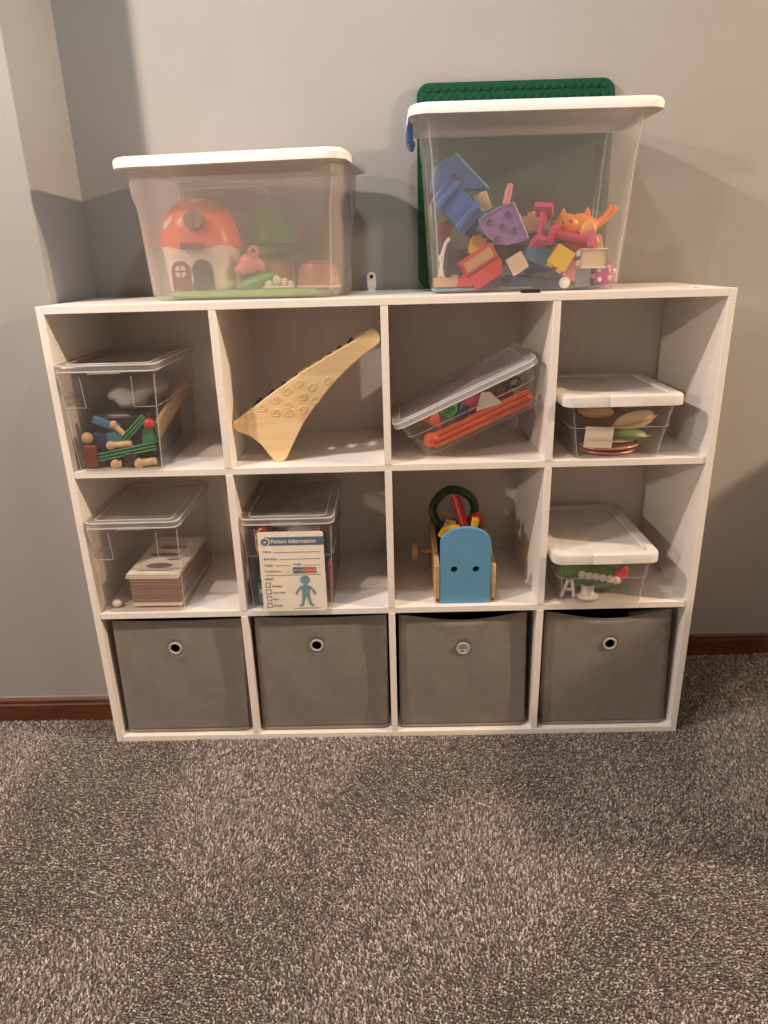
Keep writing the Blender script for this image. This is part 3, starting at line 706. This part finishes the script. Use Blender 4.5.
l, r = in_tilt((-.042, -.06, .073), 0); gc = thing('toy_cup', 'round green toy cup lying in the tilted box', 'toy', l, r)
G().lathe([(.021, -.012), (.021, .010), (.016, .012), (.014, .004), (.004, .003)], 22, T=rotT((0, 0, 0), (RAD(80), 0, 0))).build('cup', 'p_green', gc)
G().tube([(.015 * math.cos(k * .449), -.0125, .015 * math.sin(k * .449)) for k in range(14)], .002, 6, closed=True).build('rim', 'p_green_dark', gc)
l, r = in_tilt((-.018, -.055, .05)); bc = thing('toy_cup', 'blue toy cup beside the green one in the tilted box', 'toy', l, r)
G().lathe([(.014, -.018), (.017, .016), (.012, .018)], 18, T=rotT((0, 0, 0), (0, RAD(60), RAD(20)))).build('cup', 'p_navy', bc)
l, r = in_tilt((.012, -.05, .06)); rc = thing('toy_cup', 'red toy cup in the middle of the tilted box', 'toy', l, r)
G().lathe([(.016, -.022), (.02, .018), (.014, .02)], 18, T=rotT((0, 0, 0), (0, RAD(70), RAD(-20)))).build('cup', 'p_rose', rc)
l, r = in_tilt((.042, -.075, .05), RAD(8)); cd = G().prism([(-.028, -.012), (.034, -.012), (.012, .022), (-.006, .026)], -.0008, .0008).build('paper_card', 'p_paper', loc=l, rot=r)
tag(cd, 'folded white paper card in the tilted box', 'card')
l, r = in_tilt((.1, -.05, .058)); dk = thing('toy_gear_set', 'dark toy gears at the raised end of the tilted box', 'toy', l, r)
for x, z in ((-.016, -.004), (.018, .002)):
    G().tube([(x + .014 * math.cos(k * .449), 0, z + .010 * math.sin(k * .449)) for k in range(14)], .0045, 8, closed=True).build('gear', 'p_charcoal', dk)
l, r = in_tilt((.06, .02, .03)); tag(G().box(-.06, .05, -.04, .04, -.015, .02).build('toy_block', 'p_maroon', loc=l, rot=r, bevel=.003), 'maroon toy block at the back of the tilted box', 'toy block')

# contents of the upper left box
def bar(name, label, a, b, y, m, hw=.006, hd=.008, cat='toy', group=None, grooves=True):
    A, B = Vector((a[0], y, a[1])), Vector((b[0], y, b[1])); d = B - A
    t = thing(name, label, cat, A, (0, -math.atan2(d.z, d.x), 0), group); L = d.length
    if not grooves:
        G().box(0, L, -hd, hd, -hw, hw).build('rail', m, t, bevel=.0015)
    else:
        G().box(0, L, -hd + .004, hd, -hw, hw).build('web', 'p_track_dark', t)  # darker colour paints the shade in the gaps between ridges
        for z in (-hw + .0018, 0.0, hw - .0018):
            G().box(-.001, L + .001, -hd, -hd + .006, z - .0018, z + .0018).build('ridge', m, t, bevel=.0008)
    return t
g1 = 'toys in the upper left box'
bar('toy_rail', 'long grooved green toy rail lying low in the upper left box', (.062, .774), (.203, .800), .034, 'p_track', .0095, .008, group=g1)
bar('toy_rail', 'green toy rail leaning up to the right in the upper left box', (.128, .812), (.186, .866), .04, 'p_track', .0085, .008, group=g1)
bar('toy_rail', 'short teal toy rail at the top left of the upper left box', (.062, .862), (.120, .838), .05, 'p_teal', .008, .008, group=g1, grooves=False)
tag(G().box(-.017, .013, -.012, .014, 0, .052).build('toy_block', 'p_maroon', loc=(.053, .034, Z1 + .004), rot=(0, RAD(3), 0), bevel=.003), 'reddish brown toy block at the left of the green rail', 'toy block', g1)
def peg(label, a, b, y, r, m='pine'):
    t = thing('toy_peg', label, 'toy peg', (a[0], y, a[1]), (0, 0, 0), g1)
    G().tube([(0, 0, 0), (b[0] - a[0], 0, b[1] - a[1])], r, 12).build('stem', m, t)
    ball(G(), (0, 0, 0), r * 1.45, 12, 8).build('knob', m, t)
    return t
peg('light wood toy peg with round head between the green rails', (.112, .850), (.134, .826), .038, .0065)
peg('light wood toy peg lying across the blue piece', (.100, .802), (.148, .806), .032, .0075)
peg('light wood toy peg at the left wall of the upper left box', (.050, .822), (.052, .815), .03, .009)
peg('light wood toy peg at the bottom right of the upper left box', (.160, .759), (.200, .764), .03, .0085)
peg('short wood toy peg at the bottom middle of the upper left box', (.106, .758), (.121, .758), .03, .0085)
tag(G().loft([rrect(.05, .03, .012, -.018), rrect(.055, .034, .014, 0), rrect(.035, .03, .012, .02)]).build('toy_block', 'p_teal', loc=(.110, .050, .812), rot=(0, RAD(-15), 0)), 'dull blue toy piece in the middle of the upper left box', 'toy block', g1)
tag(G().prism([(-.016, -.02), (.016, -.02), (.01, .012), (-.004, .022), (-.014, .01)], -.008, .01).build('toy_block', 'p_track', loc=(.186, .05, .822), bevel=.002), 'bright green toy wedge at the right of the upper left box', 'toy block', g1)
tag(ball(G(), (0, 0, 0), (.014, .012, .013)).build('toy_ball', 'p_red', loc=(.193, .04, .850)), 'red toy ball at the right of the upper left box', 'toy ball', g1)
tag(G().box(-.078, .066, -.112, .11, 0, .112).build('toy_case', 'p_charcoal', loc=(.126, .190, Z1 + .0075), bevel=.012), 'added black filler behind the toys in the upper left box', 'toy case')  # dark filler added so the background behind the toys goes dark
bag = thing('plastic_bag', 'crumpled grey plastic bag over the toys in the upper left box', 'bag', (.130, .18, Z1 + .119))
blob('sheet', 'p_cloth', bag, .006, lambda g: [ball(g, (random.Random(i).uniform(-.045, .045), random.Random(i + 9).uniform(-.1, .1), random.Random(i + 20).uniform(.012, .045)), (.035, .05, .018)) for i in range(9)], 4)
tag(G().box(-.006, .006, -.14, .14, -.02, .02).build('wood_plank', 'pine', loc=(.2075, .19, Z1 + .115), rot=(RAD(14), RAD(3), 0), bevel=.002), 'wooden toy plank along the right wall of the upper left box', 'plank')

tag(G().loft([rrect(.04, .02, .008, -.02), rrect(.046, .024, .01, 0), rrect(.034, .02, .008, .018)]).build('toy_block', 'p_navy', loc=(.074, .045, .812), rot=(0, RAD(20), 0)), 'dark navy toy piece at the left of the blue one', 'toy block', g1)
tag(G().box(-.014, .014, -.012, .012, 0, .03).build('toy_block', 'p_charcoal', loc=(.142, .034, Z1 + .006), bevel=.003), 'black toy block between the two bottom pegs', 'toy block', g1)
# picture cards / thin books stacked in the middle left box
bz = Z2 + .0075; rng = random.Random(3)
n_b = 11
for k in range(n_b):
    th = .0082 if k < n_b - 2 else .0055
    top_ = k == n_b - 1
    ox = rng.uniform(-.0015, .0015) + (-.004 if k >= n_b - 2 else 0)
    lab = ('cream picture card book on top of the stack in the middle left box' if top_ else
           ('cream edged thin book second from the top of the boxed stack' if k == n_b - 2 else
            'thin pinkish board book, %s from the top of the boxed stack' % ['', '', 'third', 'fourth', 'fifth', 'sixth', 'seventh', 'eighth', 'ninth', 'tenth', 'last'][n_b - 1 - k]))
    t = thing('board_book', lab, 'book', (.158 + ox, .15, bz), (0, 0, RAD(-1.5)), 'thin books in the middle left box')
    m_ = 'p_paper' if k >= n_b - 2 or k == 0 else ('p_book_edge' if k % 3 == 1 else 'p_book_mauve')
    w_ = .066 if k >= n_b - 2 else .062
    G().box(-w_, w_, -.125, .125, 0, .0011).build('cover', m_, t)
    G().box(-w_ + .001, w_ - .001, -.124, .124, .0012, th - .0014).build('pages', 'p_paper' if k >= n_b - 2 or k == 0 else 'p_book_mauve', t)
    cv = G().box(-w_, w_, -.125, .125, th - .0013, th - .0002).build('cover', m_, t)
    if top_:
        for (x, y, rx, ry) in ((0, -.07, .034, .016), (-.01, .0, .04, .012), (.025, -.028, .02, .01), (.0, .05, .04, .014)):
            ball(G(), (x, y, th), (rx, ry, .0006), 16, 6).build('printed_picture', 'p_photo', cv)
        G().box(-.045, .045, -.101, -.098, th - .0003, th + .0003).build('printed_line', 'p_ink', cv)
    bz += th
tag(ball(G(), (0, 0, 0), (.012, .012, .009)).build('toy_bead', 'p_white', loc=(.050, .035, Z2 + .012)), 'white bead on the floor of the middle left box', 'toy')

# doctor kit contents + paper card
def kit(label, name, m, loc, f, cat='toy'):
    t = thing(name, label, cat, loc); f(t, m); return t
kit('red toy piece with white cord at the left of the doctor box', 'toy_stethoscope', 'p_red', (.424, .06, .50), lambda t, m: (
    blob('case', m, t, .005, lambda g: (ball(g, (0, 0, .04), (.02, .035, .045)), ball(g, (.012, .02, -.01), (.024, .035, .03)))),
    G().tube([(.01 + .018 * math.cos(a), -.034, .055 + .035 * math.sin(a)) for a in [k * .35 + 1.6 for k in range(9)]], .0016, 6).build('cord', 'p_white', t)))
kit('blue toy case at the lower left of the doctor box', 'toy_case', 'p_skyblue', (.425, .06, Z2 + .004), lambda t, m: (
    G().loft([rrect(.036, .06, .01, 0), rrect(.04, .064, .012, .03), rrect(.036, .06, .012, .052)]).build('case', m, t), G().box(-.012, .012, -.034, -.03, .03, .04).build('clasp', 'p_white', t, bevel=.001)), 'toy case')
kit('pale blue cloth above the blue case in the doctor box', 'folded_cloth', 'p_lightblue', (.425, .07, Z2 + .058), lambda t, m: blob('cloth', m, t, .005, lambda g: (ball(g, (0, 0, .012), (.02, .04, .016)), ball(g, (.006, .01, .034), (.016, .036, .02)))), 'cloth')
kit('crumpled pale grey bag on top inside the doctor box', 'plastic_bag', 'p_cloth', (.50, .17, .545), lambda t, m: blob('sheet', m, t, .006, lambda g: (ball(g, (-.03, 0, .02), (.05, .08, .026)), ball(g, (.045, .03, .03), (.04, .07, .022)), ball(g, (.02, -.06, .015), (.05, .04, .02)))), 'bag')
kit('charcoal toy bag filling the right of the doctor box', 'toy_bag', 'p_charcoal', (.525, .15, Z2 + .004), lambda t, m: blob('bag', m, t, .007, lambda g: (ball(g, (0, 0, .07), (.06, .11, .068)), ball(g, (.03, -.03, .12), (.03, .06, .04)))), 'bag')
kit('rose toy piece at the right wall of the doctor box', 'toy_block', 'p_rose', (.59, .06, .45), lambda t, m: G().loft([rrect(.01, .05, .004, -.03), rrect(.012, .05, .005, .03)]).build('piece', m, t), 'toy block')

pc = thing('patient_card', 'cream printed patient information card leaning on the doctor box', 'card', (.505, -.0045, Z2), (RAD(0), 0, 0))
CW, CH = .156, .2095
G().prism(rpoly(CW, CH, .006, 4, 0, CH / 2), -.0006, .0006).build('sheet', 'p_paper', pc)
def cpx(a, b):  # crop pixel of the card close-up -> card coordinates
    u = (a - 62 - (b - 65) / 720 * 73) / 598 if False else None
    x0 = 62 + (b - 65) / 720 * 73; x1 = 660 + (b - 55) / 720 * 35
    return (-CW / 2 + CW * (a - x0) / (x1 - x0), CH - CH * (b - 60) / 720)
FY = -.0010
def flat(name, poly, m, dy=0.0): return G().prism(poly, FY - .0002 - dy, FY + .0002 - dy).build(name, m, pc, smooth=False)
def crect(name, a0, b0, a1, b1, m, dy=0.0):
    p, q = cpx(a0, b0), cpx(a1, b1)
    xa, xb = (cpx(a0, (b0 + b1) / 2)[0], cpx(a1, (b0 + b1) / 2)[0])
    return flat(name, [(xa, q[1]), (xb, q[1]), (xb, p[1]), (xa, p[1])], m, dy)
crect('header_band', 130, 105, 668, 178, 'p_print_blue')
cx_, cz_ = cpx(132, 146)
flat('badge_ring', circ(.0108, 20, cx_ + .001, cz_), 'p_paper', .0002)
flat('badge', circ(.0092, 20, cx_, cz_), 'p_print_blue', .0004)
flat('badge_mark', [(cx_ - .004, cz_ - .002), (cx_ + .004, cz_ - .002), (cx_ + .002, cz_ + .003), (cx_ - .001, cz_ + .001)], 'p_paper', .0006)
def text(s, a, b, size, m, width=None, bold=0.0):
    cu = bpy.data.curves.new('lettering', 'FONT'); cu.body = s; cu.size = size; cu.extrude = .0001; cu.offset = bold
    cu.align_x = 'LEFT'; cu.align_y = 'CENTER'
    o = bpy.data.objects.new('lettering', cu); COL.objects.link(o); o.parent = pc
    x, z = cpx(a, b); o.location = (x, FY - .0006, z); o.rotation_euler = (RAD(90), 0, 0)
    dg = bpy.context.evaluated_depsgraph_get()
    me = bpy.data.meshes.new_from_object(o.evaluated_get(dg)); me.name = 'lettering'
    o2 = bpy.data.objects.new('lettering', me); COL.objects.link(o2); o2.parent = pc
    o2.location = o.location; o2.rotation_euler = o.rotation_euler
    bpy.data.objects.remove(o); bpy.data.curves.remove(cu)
    me.materials.clear(); me.materials.append(MATS[m])
    return o2
text('Patient Information', 185, 143, .0138, 'p_paper', bold=.0002)
for s, a, b in (('Name:', 120, 230), ('Birth Date:', 124, 296), ('Weight:', 128, 352), ('Height:', 392, 346), ('Temperature:', 134, 406)):
    text(s, a, b, .0072, 'p_ink')
text('HEART', 140, 478, .0068, 'p_ink', bold=.0001)
for s, b in (('Bandages', 542), ('Fever Meds', 603), ('Splint', 664), ('Bandage', 724)): text(s, 205 + (b - 542) * .07, b, .0066, 'p_ink')
for a0, a1, b in ((215, 630, 238), (270, 636, 300), (235, 365, 357), (490, 636, 357)): crect('form_line', a0, b, a1, b + 3, 'p_ink')
crect('form_line', 140, 444, 640, 447, 'p_ink')
crect('form_line', 400, 752, 640, 755, 'p_ink')
for k, (a, b) in enumerate(((145, 512), (150, 574), (158, 636), (162, 699))):
    for (p0, q0_, p1, q1_) in ((0, 0, 44, 4), (0, 40, 44, 44), (0, 0, 4, 44), (40, 0, 44, 44)):
        crect('checkbox_edge', a + p0, b + q0_, a + p1, b + q1_, 'p_ink')
crect('thermometer', 330, 376, 634, 432, 'p_white')
for k in range(6):
    crect('scale_cell', 390 + k * 35, 374, 423 + k * 35, 430, ['p_print_blue', 'p_print_blue', 'p_grey', 'p_print_red', 'p_print_red', 'p_print_red'][k], .0003)
    crect('scale_mark', 400 + k * 35, 399, 414 + k * 35, 405, 'p_paper', .0006)
fx, fz = cpx(497, 492); flat('printed_head', circ(.0118, 20, fx, fz), 'p_fig', .0002)
body = [(497, 530), (515, 540), (545, 550), (580, 585), (598, 615), (592, 630), (575, 622), (560, 590), (538, 572), (540, 630), (560, 715), (585, 725), (582, 736), (550, 734), (530, 700), (510, 635), (490, 700), (485, 734), (450, 736), (448, 727), (468, 716), (472, 640), (468, 572), (440, 590), (430, 622), (418, 632), (412, 618), (425, 585), (455, 550), (485, 538)]
flat('printed_body', [cpx(a, b) for a, b in reversed(body)], 'p_fig', .0002)

# wooden wedge toy in the upper row
RP = [(0.3840, 0.8422), (0.3848, 0.8324), (0.3979, 0.8222), (0.4236, 0.8117), (0.4461, 0.7912), (0.4634, 0.7656), (0.4743, 0.7520), (0.4814, 0.7493), (0.4913, 0.7493), (0.502, 0.757), (0.519, 0.7893), (0.5466, 0.8381), (0.5831, 0.8856), (0.6236, 0.932), (0.6629, 0.9683), (0.6966, 0.995), (0.7203, 1.0103), (0.7283, 1.0178), (0.7309, 1.0267), (0.7271, 1.0371), (0.7167, 1.0432), (0.7028, 1.04), (0.627, 0.9995), (0.5546, 0.9595), (0.4802, 0.9111), (0.3986, 0.8541), (0.3874, 0.8485)]
wt_ = thing('wooden_ramp', 'blond plywood wedge-shaped toy ramp with modelled light rings leaning in a cubby', 'toy ramp', (.4855, .046, Z1))
RL = [(x - .4855, z - Z1) for x, z in RP]
G().prism(RL, 0, .011).build('side_board', 'ply', wt_, bevel=.0022)
G().prism([(x * .985, z * .985 + .0005) for x, z in RL], .085, .096).build('side_board', 'ply', wt_, bevel=.002)
for k, (x, z) in enumerate([(0.4305, 0.8605), (0.4585, 0.8792), (0.4909, 0.8966), (0.5185, 0.9158), (0.5433, 0.9317), (0.4885, 0.8663), (0.5162, 0.8835), (0.5508, 0.9017), (0.5735, 0.923), (0.5196, 0.8655), (0.5488, 0.8711), (0.5788, 0.8929), (0.6097, 0.9371)]):
    a = RAD(33)  # light pattern on the board, modelled as raised rings
    def el(rr, yy): return [(x - .4855 + rr * math.cos(q * .449) * math.cos(a) - .72 * rr * math.sin(q * .449) * math.sin(a), yy, z - Z1 + rr * math.cos(q * .449) * math.sin(a) + .72 * rr * math.sin(q * .449) * math.cos(a)) for q in range(14)]
    G().tube(el(.0098, -.0002), .0014, 6, closed=True).build('light_ring', 'ply', wt_)
    G().tube(el(.0042, -.0002), .0014, 6, closed=True).build('light_ring', 'ply', wt_)
for k, (f, m) in enumerate(((.12, 'p_charcoal'), (.22, 'p_charcoal'), (.32, 'p_maroon'), (.42, 'p_charcoal'), (.52, 'p_yellow'), (.60, 'p_cat'), (.68, 'p_cat'), (.76, 'p_maroon'), (.85, 'p_charcoal'))):
    x = .3986 + (.7028 - .3986) * f - .4855; z = .8541 + (1.04 - .8541) * f - Z1
    G().box(-.012, .012, .012, .084, -.004, .004).build('rung', m, wt_, bevel=.002, loc=(x, 0, z - .001), rot=(0, RAD(-62), 0))

# blue fronted wooden toy
wb_ = thing('wooden_wagon', 'wooden toy wagon with rounded bright blue end board and two holes', 'toy wagon', (.9235, .016, Z2))
bm = bmesh.new(); es = []
outl = [(-.0615, 0), (.0615, 0), (.0615, .158)] + [(.0615 * math.cos(a), .158 + .042 * math.sin(a)) for a in [math.pi * k / 18 for k in range(1, 18)]] + [(-.0615, .158)]
for loop in (outl, circ(.0088, 18, -.0275, .0915), circ(.0088, 18, .0255, .0915)):
    vs = [bm.verts.new((x, 0, z)) for x, z in loop]
    for i in range(len(vs)): es.append(bm.edges.new((vs[i], vs[(i + 1) % len(vs)])))
bmesh.ops.triangle_fill(bm, use_beauty=True, use_dissolve=True, edges=es)
bmesh.ops.recalc_face_normals(bm, faces=bm.faces[:])
if sum(f.normal.y for f in bm.faces) > 0: bmesh.ops.reverse_faces(bm, faces=bm.faces[:])
me = bpy.data.meshes.new('end_board'); bm.to_mesh(me); bm.free()
eb = link('end_board', me, 'p_bluewood', wb_, smooth=False)
sd = eb.modifiers.new('thick', 'SOLIDIFY'); sd.thickness = .014; sd.offset = -1
for s in (-1, 1):
    g = G(); x0, x1 = (-.0745, -.0625) if s < 0 else (.0625, .0745)
    q = [(0.004, 0), (.25, 0), (.25, .135), (.20, .135), (.02, .104), (.004, .100)]
    g.loft([[(x0, y, z) for y, z in q], [(x1, y, z) for y, z in q]])
    g.build('side_board', 'pine', wb_, bevel=.0015)
    G().lathe([(.003, 0), (.003, .003)], 10, T=rotT((s * .0685, .004, .008), (RAD(90), 0, 0))).build('screw', 'dark', wb_)
G().box(-.062, .062, .015, .25, .004, .014).build('floor_board', 'pine', wb_)
G().box(-.062, .062, .238, .25, .014, .13).build('rear_board', 'p_bluewood', wb_)
for y in (.175,):
    G().tube([(-.075, y, .068), (-.115, y, .068)], .006, 10).build('axle', 'pine', wb_)
    G().lathe([(.022, -.008), (.0245, -.006), (.0245, .006), (.022, .008)], 22, T=rotT((-.118, y, .068), (0, RAD(90), 0))).build('wheel', 'pine', wb_)
gr_ = thing('toy_hoop', 'dark green toy hoop standing in the back of the wooden wagon', 'toy', (.912, .215, .55))
G().tube([(.056 * math.cos(k * math.pi / 14), .006 * math.sin(k), .008 + .056 * math.sin(k * math.pi / 14)) for k in range(28)], .0115, 10, closed=True).build('ring', 'p_hoop', gr_)
def rod(label, a, b, r, m, n='toy_peg'):
    t = G().tube([(0, 0, 0), tuple(Vector(b) - Vector(a))], r, 12).build(n, m, loc=a)
    return tag(t, label, 'toy peg', 'pegs in the wooden wagon')
rod('upper pale wooden peg inside the green hoop', (.875, .185, .566), (.905, .175, .556), .0055, 'pine')
rod('middle pale wooden peg poking left in the wagon', (.885, .16, .549), (.912, .155, .543), .006, 'pine')
rod('lowest pale wooden peg poking left above the blue board', (.878, .10, .560), (.925, .10, .546), .0065, 'pine')
rod('long dark red toy rod rising from the wagon', (.936, .11, .53), (.910, .165, .615), .0115, 'p_red')
rod('short dark red toy peg at the right of the wagon', (.925, .155, .552), (.962, .15, .555), .009, 'p_red')
tag(ball(G(), (0, 0, 0), (.014, .013, .017)).build('toy_bead', 'p_red', loc=(.964, .135, .562)), 'dark red round toy bead at the right of the wagon', 'toy')
tag(G().box(-.008, .008, -.008, .008, -.016, .018).build('toy_block', 'p_yellow', loc=(.950, .07, .570), rot=(0, RAD(8), 0), bevel=.0015), 'yellow toy block peeking over the blue end board', 'toy block')
tag(G().tube([(-.022, 0, -.012), (-.012, 0, .006), (.006, 0, .012), (.024, 0, .010)], .009, 10).build('toy_banana', 'p_yellow', loc=(.890, .09, .545)), 'curved yellow toy piece at the left behind the blue board', 'toy')
tag(G().box(-.055, .055, -.09, .09, 0, .09).build('toy_box_filler', 'p_charcoal', loc=(.9235, .14, Z2 + .016), bevel=.01), 'dark toy case lying in the bottom of the wagon', 'toy case')

# felt food in the white lid box
tag_ = thing('paper_tag', 'blank cream paper tag inside the front of the felt food box', 'tag', (1.2195, .014, .7735), (RAD(-2), RAD(4), 0))
G().prism(rpoly(.064, .048, .003, 3, 0, .024), -.0005, .0005).build('sheet', 'p_paper', tag_)
def pillow(label, loc, r, rot, m, name='play_food', rim=None):
    t = thing(name, label, 'play food', loc, rot, 'felt food in the white lid box')
    G().lathe([(.02, -1), (.75, -.8), (1, 0), (.75, .8), (.02, 1)], 24, T=Matrix.Diagonal((r[0], r[1], r[2], 1))).build('body', m, t, sub=1)
    if rim: G().tube([(r[0] * .98 * math.cos(k * .2618), r[1] * .98 * math.sin(k * .2618), 0) for k in range(24)], .0028, 6, closed=True).build('edge', rim, t)
    return t
pillow('puffy tan felt bread slice at the upper right of the box', (1.311, .050, .827), (.052, .022, .021), (0, RAD(-14), 0), 'p_bread', rim='p_crust')
pillow('tan felt bun at the upper left under the white lid', (1.226, .07, .846), (.046, .04, .014), (0, RAD(3), 0), 'p_crust')
pillow('rolled green felt lettuce leaf in the middle of the box', (1.296, .052, .796), (.056, .03, .014), (0, RAD(4), 0), 'p_lettuce', rim='p_green_dark')
pillow('second green felt leaf under the bread slice', (1.310, .075, .805), (.045, .035, .01), (0, RAD(-8), 0), 'p_green_dark')
pillow('tan felt slice lying on the dark red patty', (1.268, .065, .783), (.062, .045, .0075), (0, RAD(1), 0), 'p_bread')
pillow('dark red felt patty near the bottom of the box', (1.262, .065, .7690), (.066, .05, .010), (0, RAD(-2), 0), 'p_salami', rim='p_crust')
pillow('thin pink edged felt round on the box bottom', (1.262, .080, .7555), (.064, .055, .003), (0, 0, 0), 'p_maroon', rim='p_pink')
pillow('large dark felt steak at the back of the box', (1.27, .20, .80), (.08, .06, .045), (0, 0, 0), 'p_salami')

# green toy box
gb = thing('toy_crocodile', 'green toy crocodile with white teeth in the lower white lid box', 'toy', (1.248, .07, .425))
blob('body', 'p_croc', gb, .005, lambda g: (ball(g, (.0, 0, 0), (.075, .045, .03)), ball(g, (-.05, 0, .018), (.04, .04, .024)), ball(g, (.05, .0, -.006), (.035, .035, .022))))
for k in range(6):
    x = -.035 + k * .017; z = .022 - .0035 * k
    ball(G(), (x, -.04, z), (.0105, .008, .010), 10, 6).build('tooth', 'p_white', gb)
blob('red_scarf', 'p_red', gb, .004, lambda g: (ball(g, (.058, -.028, .010), (.02, .012, .012)), ball(g, (.072, -.024, .022), (.012, .012, .018))))
cp = thing('toy_cup', 'small white toy cup with red rim on a saucer', 'toy cup', (1.228, .028, Z2 + .004))
G().lathe([(.024, 0), (.027, .004), (.027, .007), (.02, .008)], 24).build('saucer', 'p_white', cp)
G().lathe([(.015, .007), (.0155, .036), (.0125, .036), (.0115, .014), (.002, .013)], 24).build('cup', 'p_white', cp)
G().tube([(.0135 * math.cos(k * .349), .0135 * math.sin(k * .349), .036) for k in range(18)], .0018, 6, closed=True).build('rim', 'p_red', cp)
tr_ = thing('toy_clip', 'white triangular toy clip at the left of the lower white lid box', 'toy', (1.178, .03, Z2 + .004), (0, RAD(6), 0))
G().tube([(-.014, 0, .003), (-.004, 0, .046), (.006, 0, .046), (.018, 0, .003)], .0045, 8).build('frame', 'p_white', tr_)
G().tube([(-.009, 0, .022), (.011, 0, .022)], .0035, 8).build('crossbar', 'p_white', tr_)

# ------------------------------------------------------------------ low cabinets just outside the picture (they shade the wall)
def cabinet(label, x0, x1, y0, y1, h, nd):
    t = thing('low_cabinet', label, 'cabinet', ((x0 + x1) / 2, (y0 + y1) / 2, 0))
    w, d = x1 - x0, y1 - y0
    G().box(-w / 2, w / 2, -d / 2 + .02, d / 2, .06, h - .025).build('body', 'laminate', t, bevel=.002)
    G().box(-w / 2 + .02, w / 2 - .02, -d / 2 + .05, d / 2, 0, .06).build('plinth', 'laminate', t)
    G().box(-w / 2 - .0, w / 2 + .0, -d / 2, d / 2, h - .025, h).build('top', 'laminate_h', t, bevel=.003)
    for k in range(nd):
        dw = w / nd
        dd = G().box(-dw / 2 + .003, dw / 2 - .003, -.018, 0, .065, h - .03).build('door', 'laminate', t, bevel=.002, loc=(-w / 2 + dw * (k + .5), -d / 2 + .02, 0))
        G().lathe([(.006, 0), (.006, .012), (.013, .018), (.012, .024), (.004, .026)], 16, T=rotT((dw * .38 * (1 if k % 2 == 0 else -1), -.018, h * .55), (RAD(90), 0, 0))).build('knob', 'metal', dd)
    return t
cabinet('white low cabinet left of the cube shelf outside the picture', -1.75, -.75, -.30, WL - .016, 1.10, 2)
cabinet('white low cabinet right of the cube shelf outside the picture', 2.33, 3.2, -0.56, WB - .016, 1.02, 2)
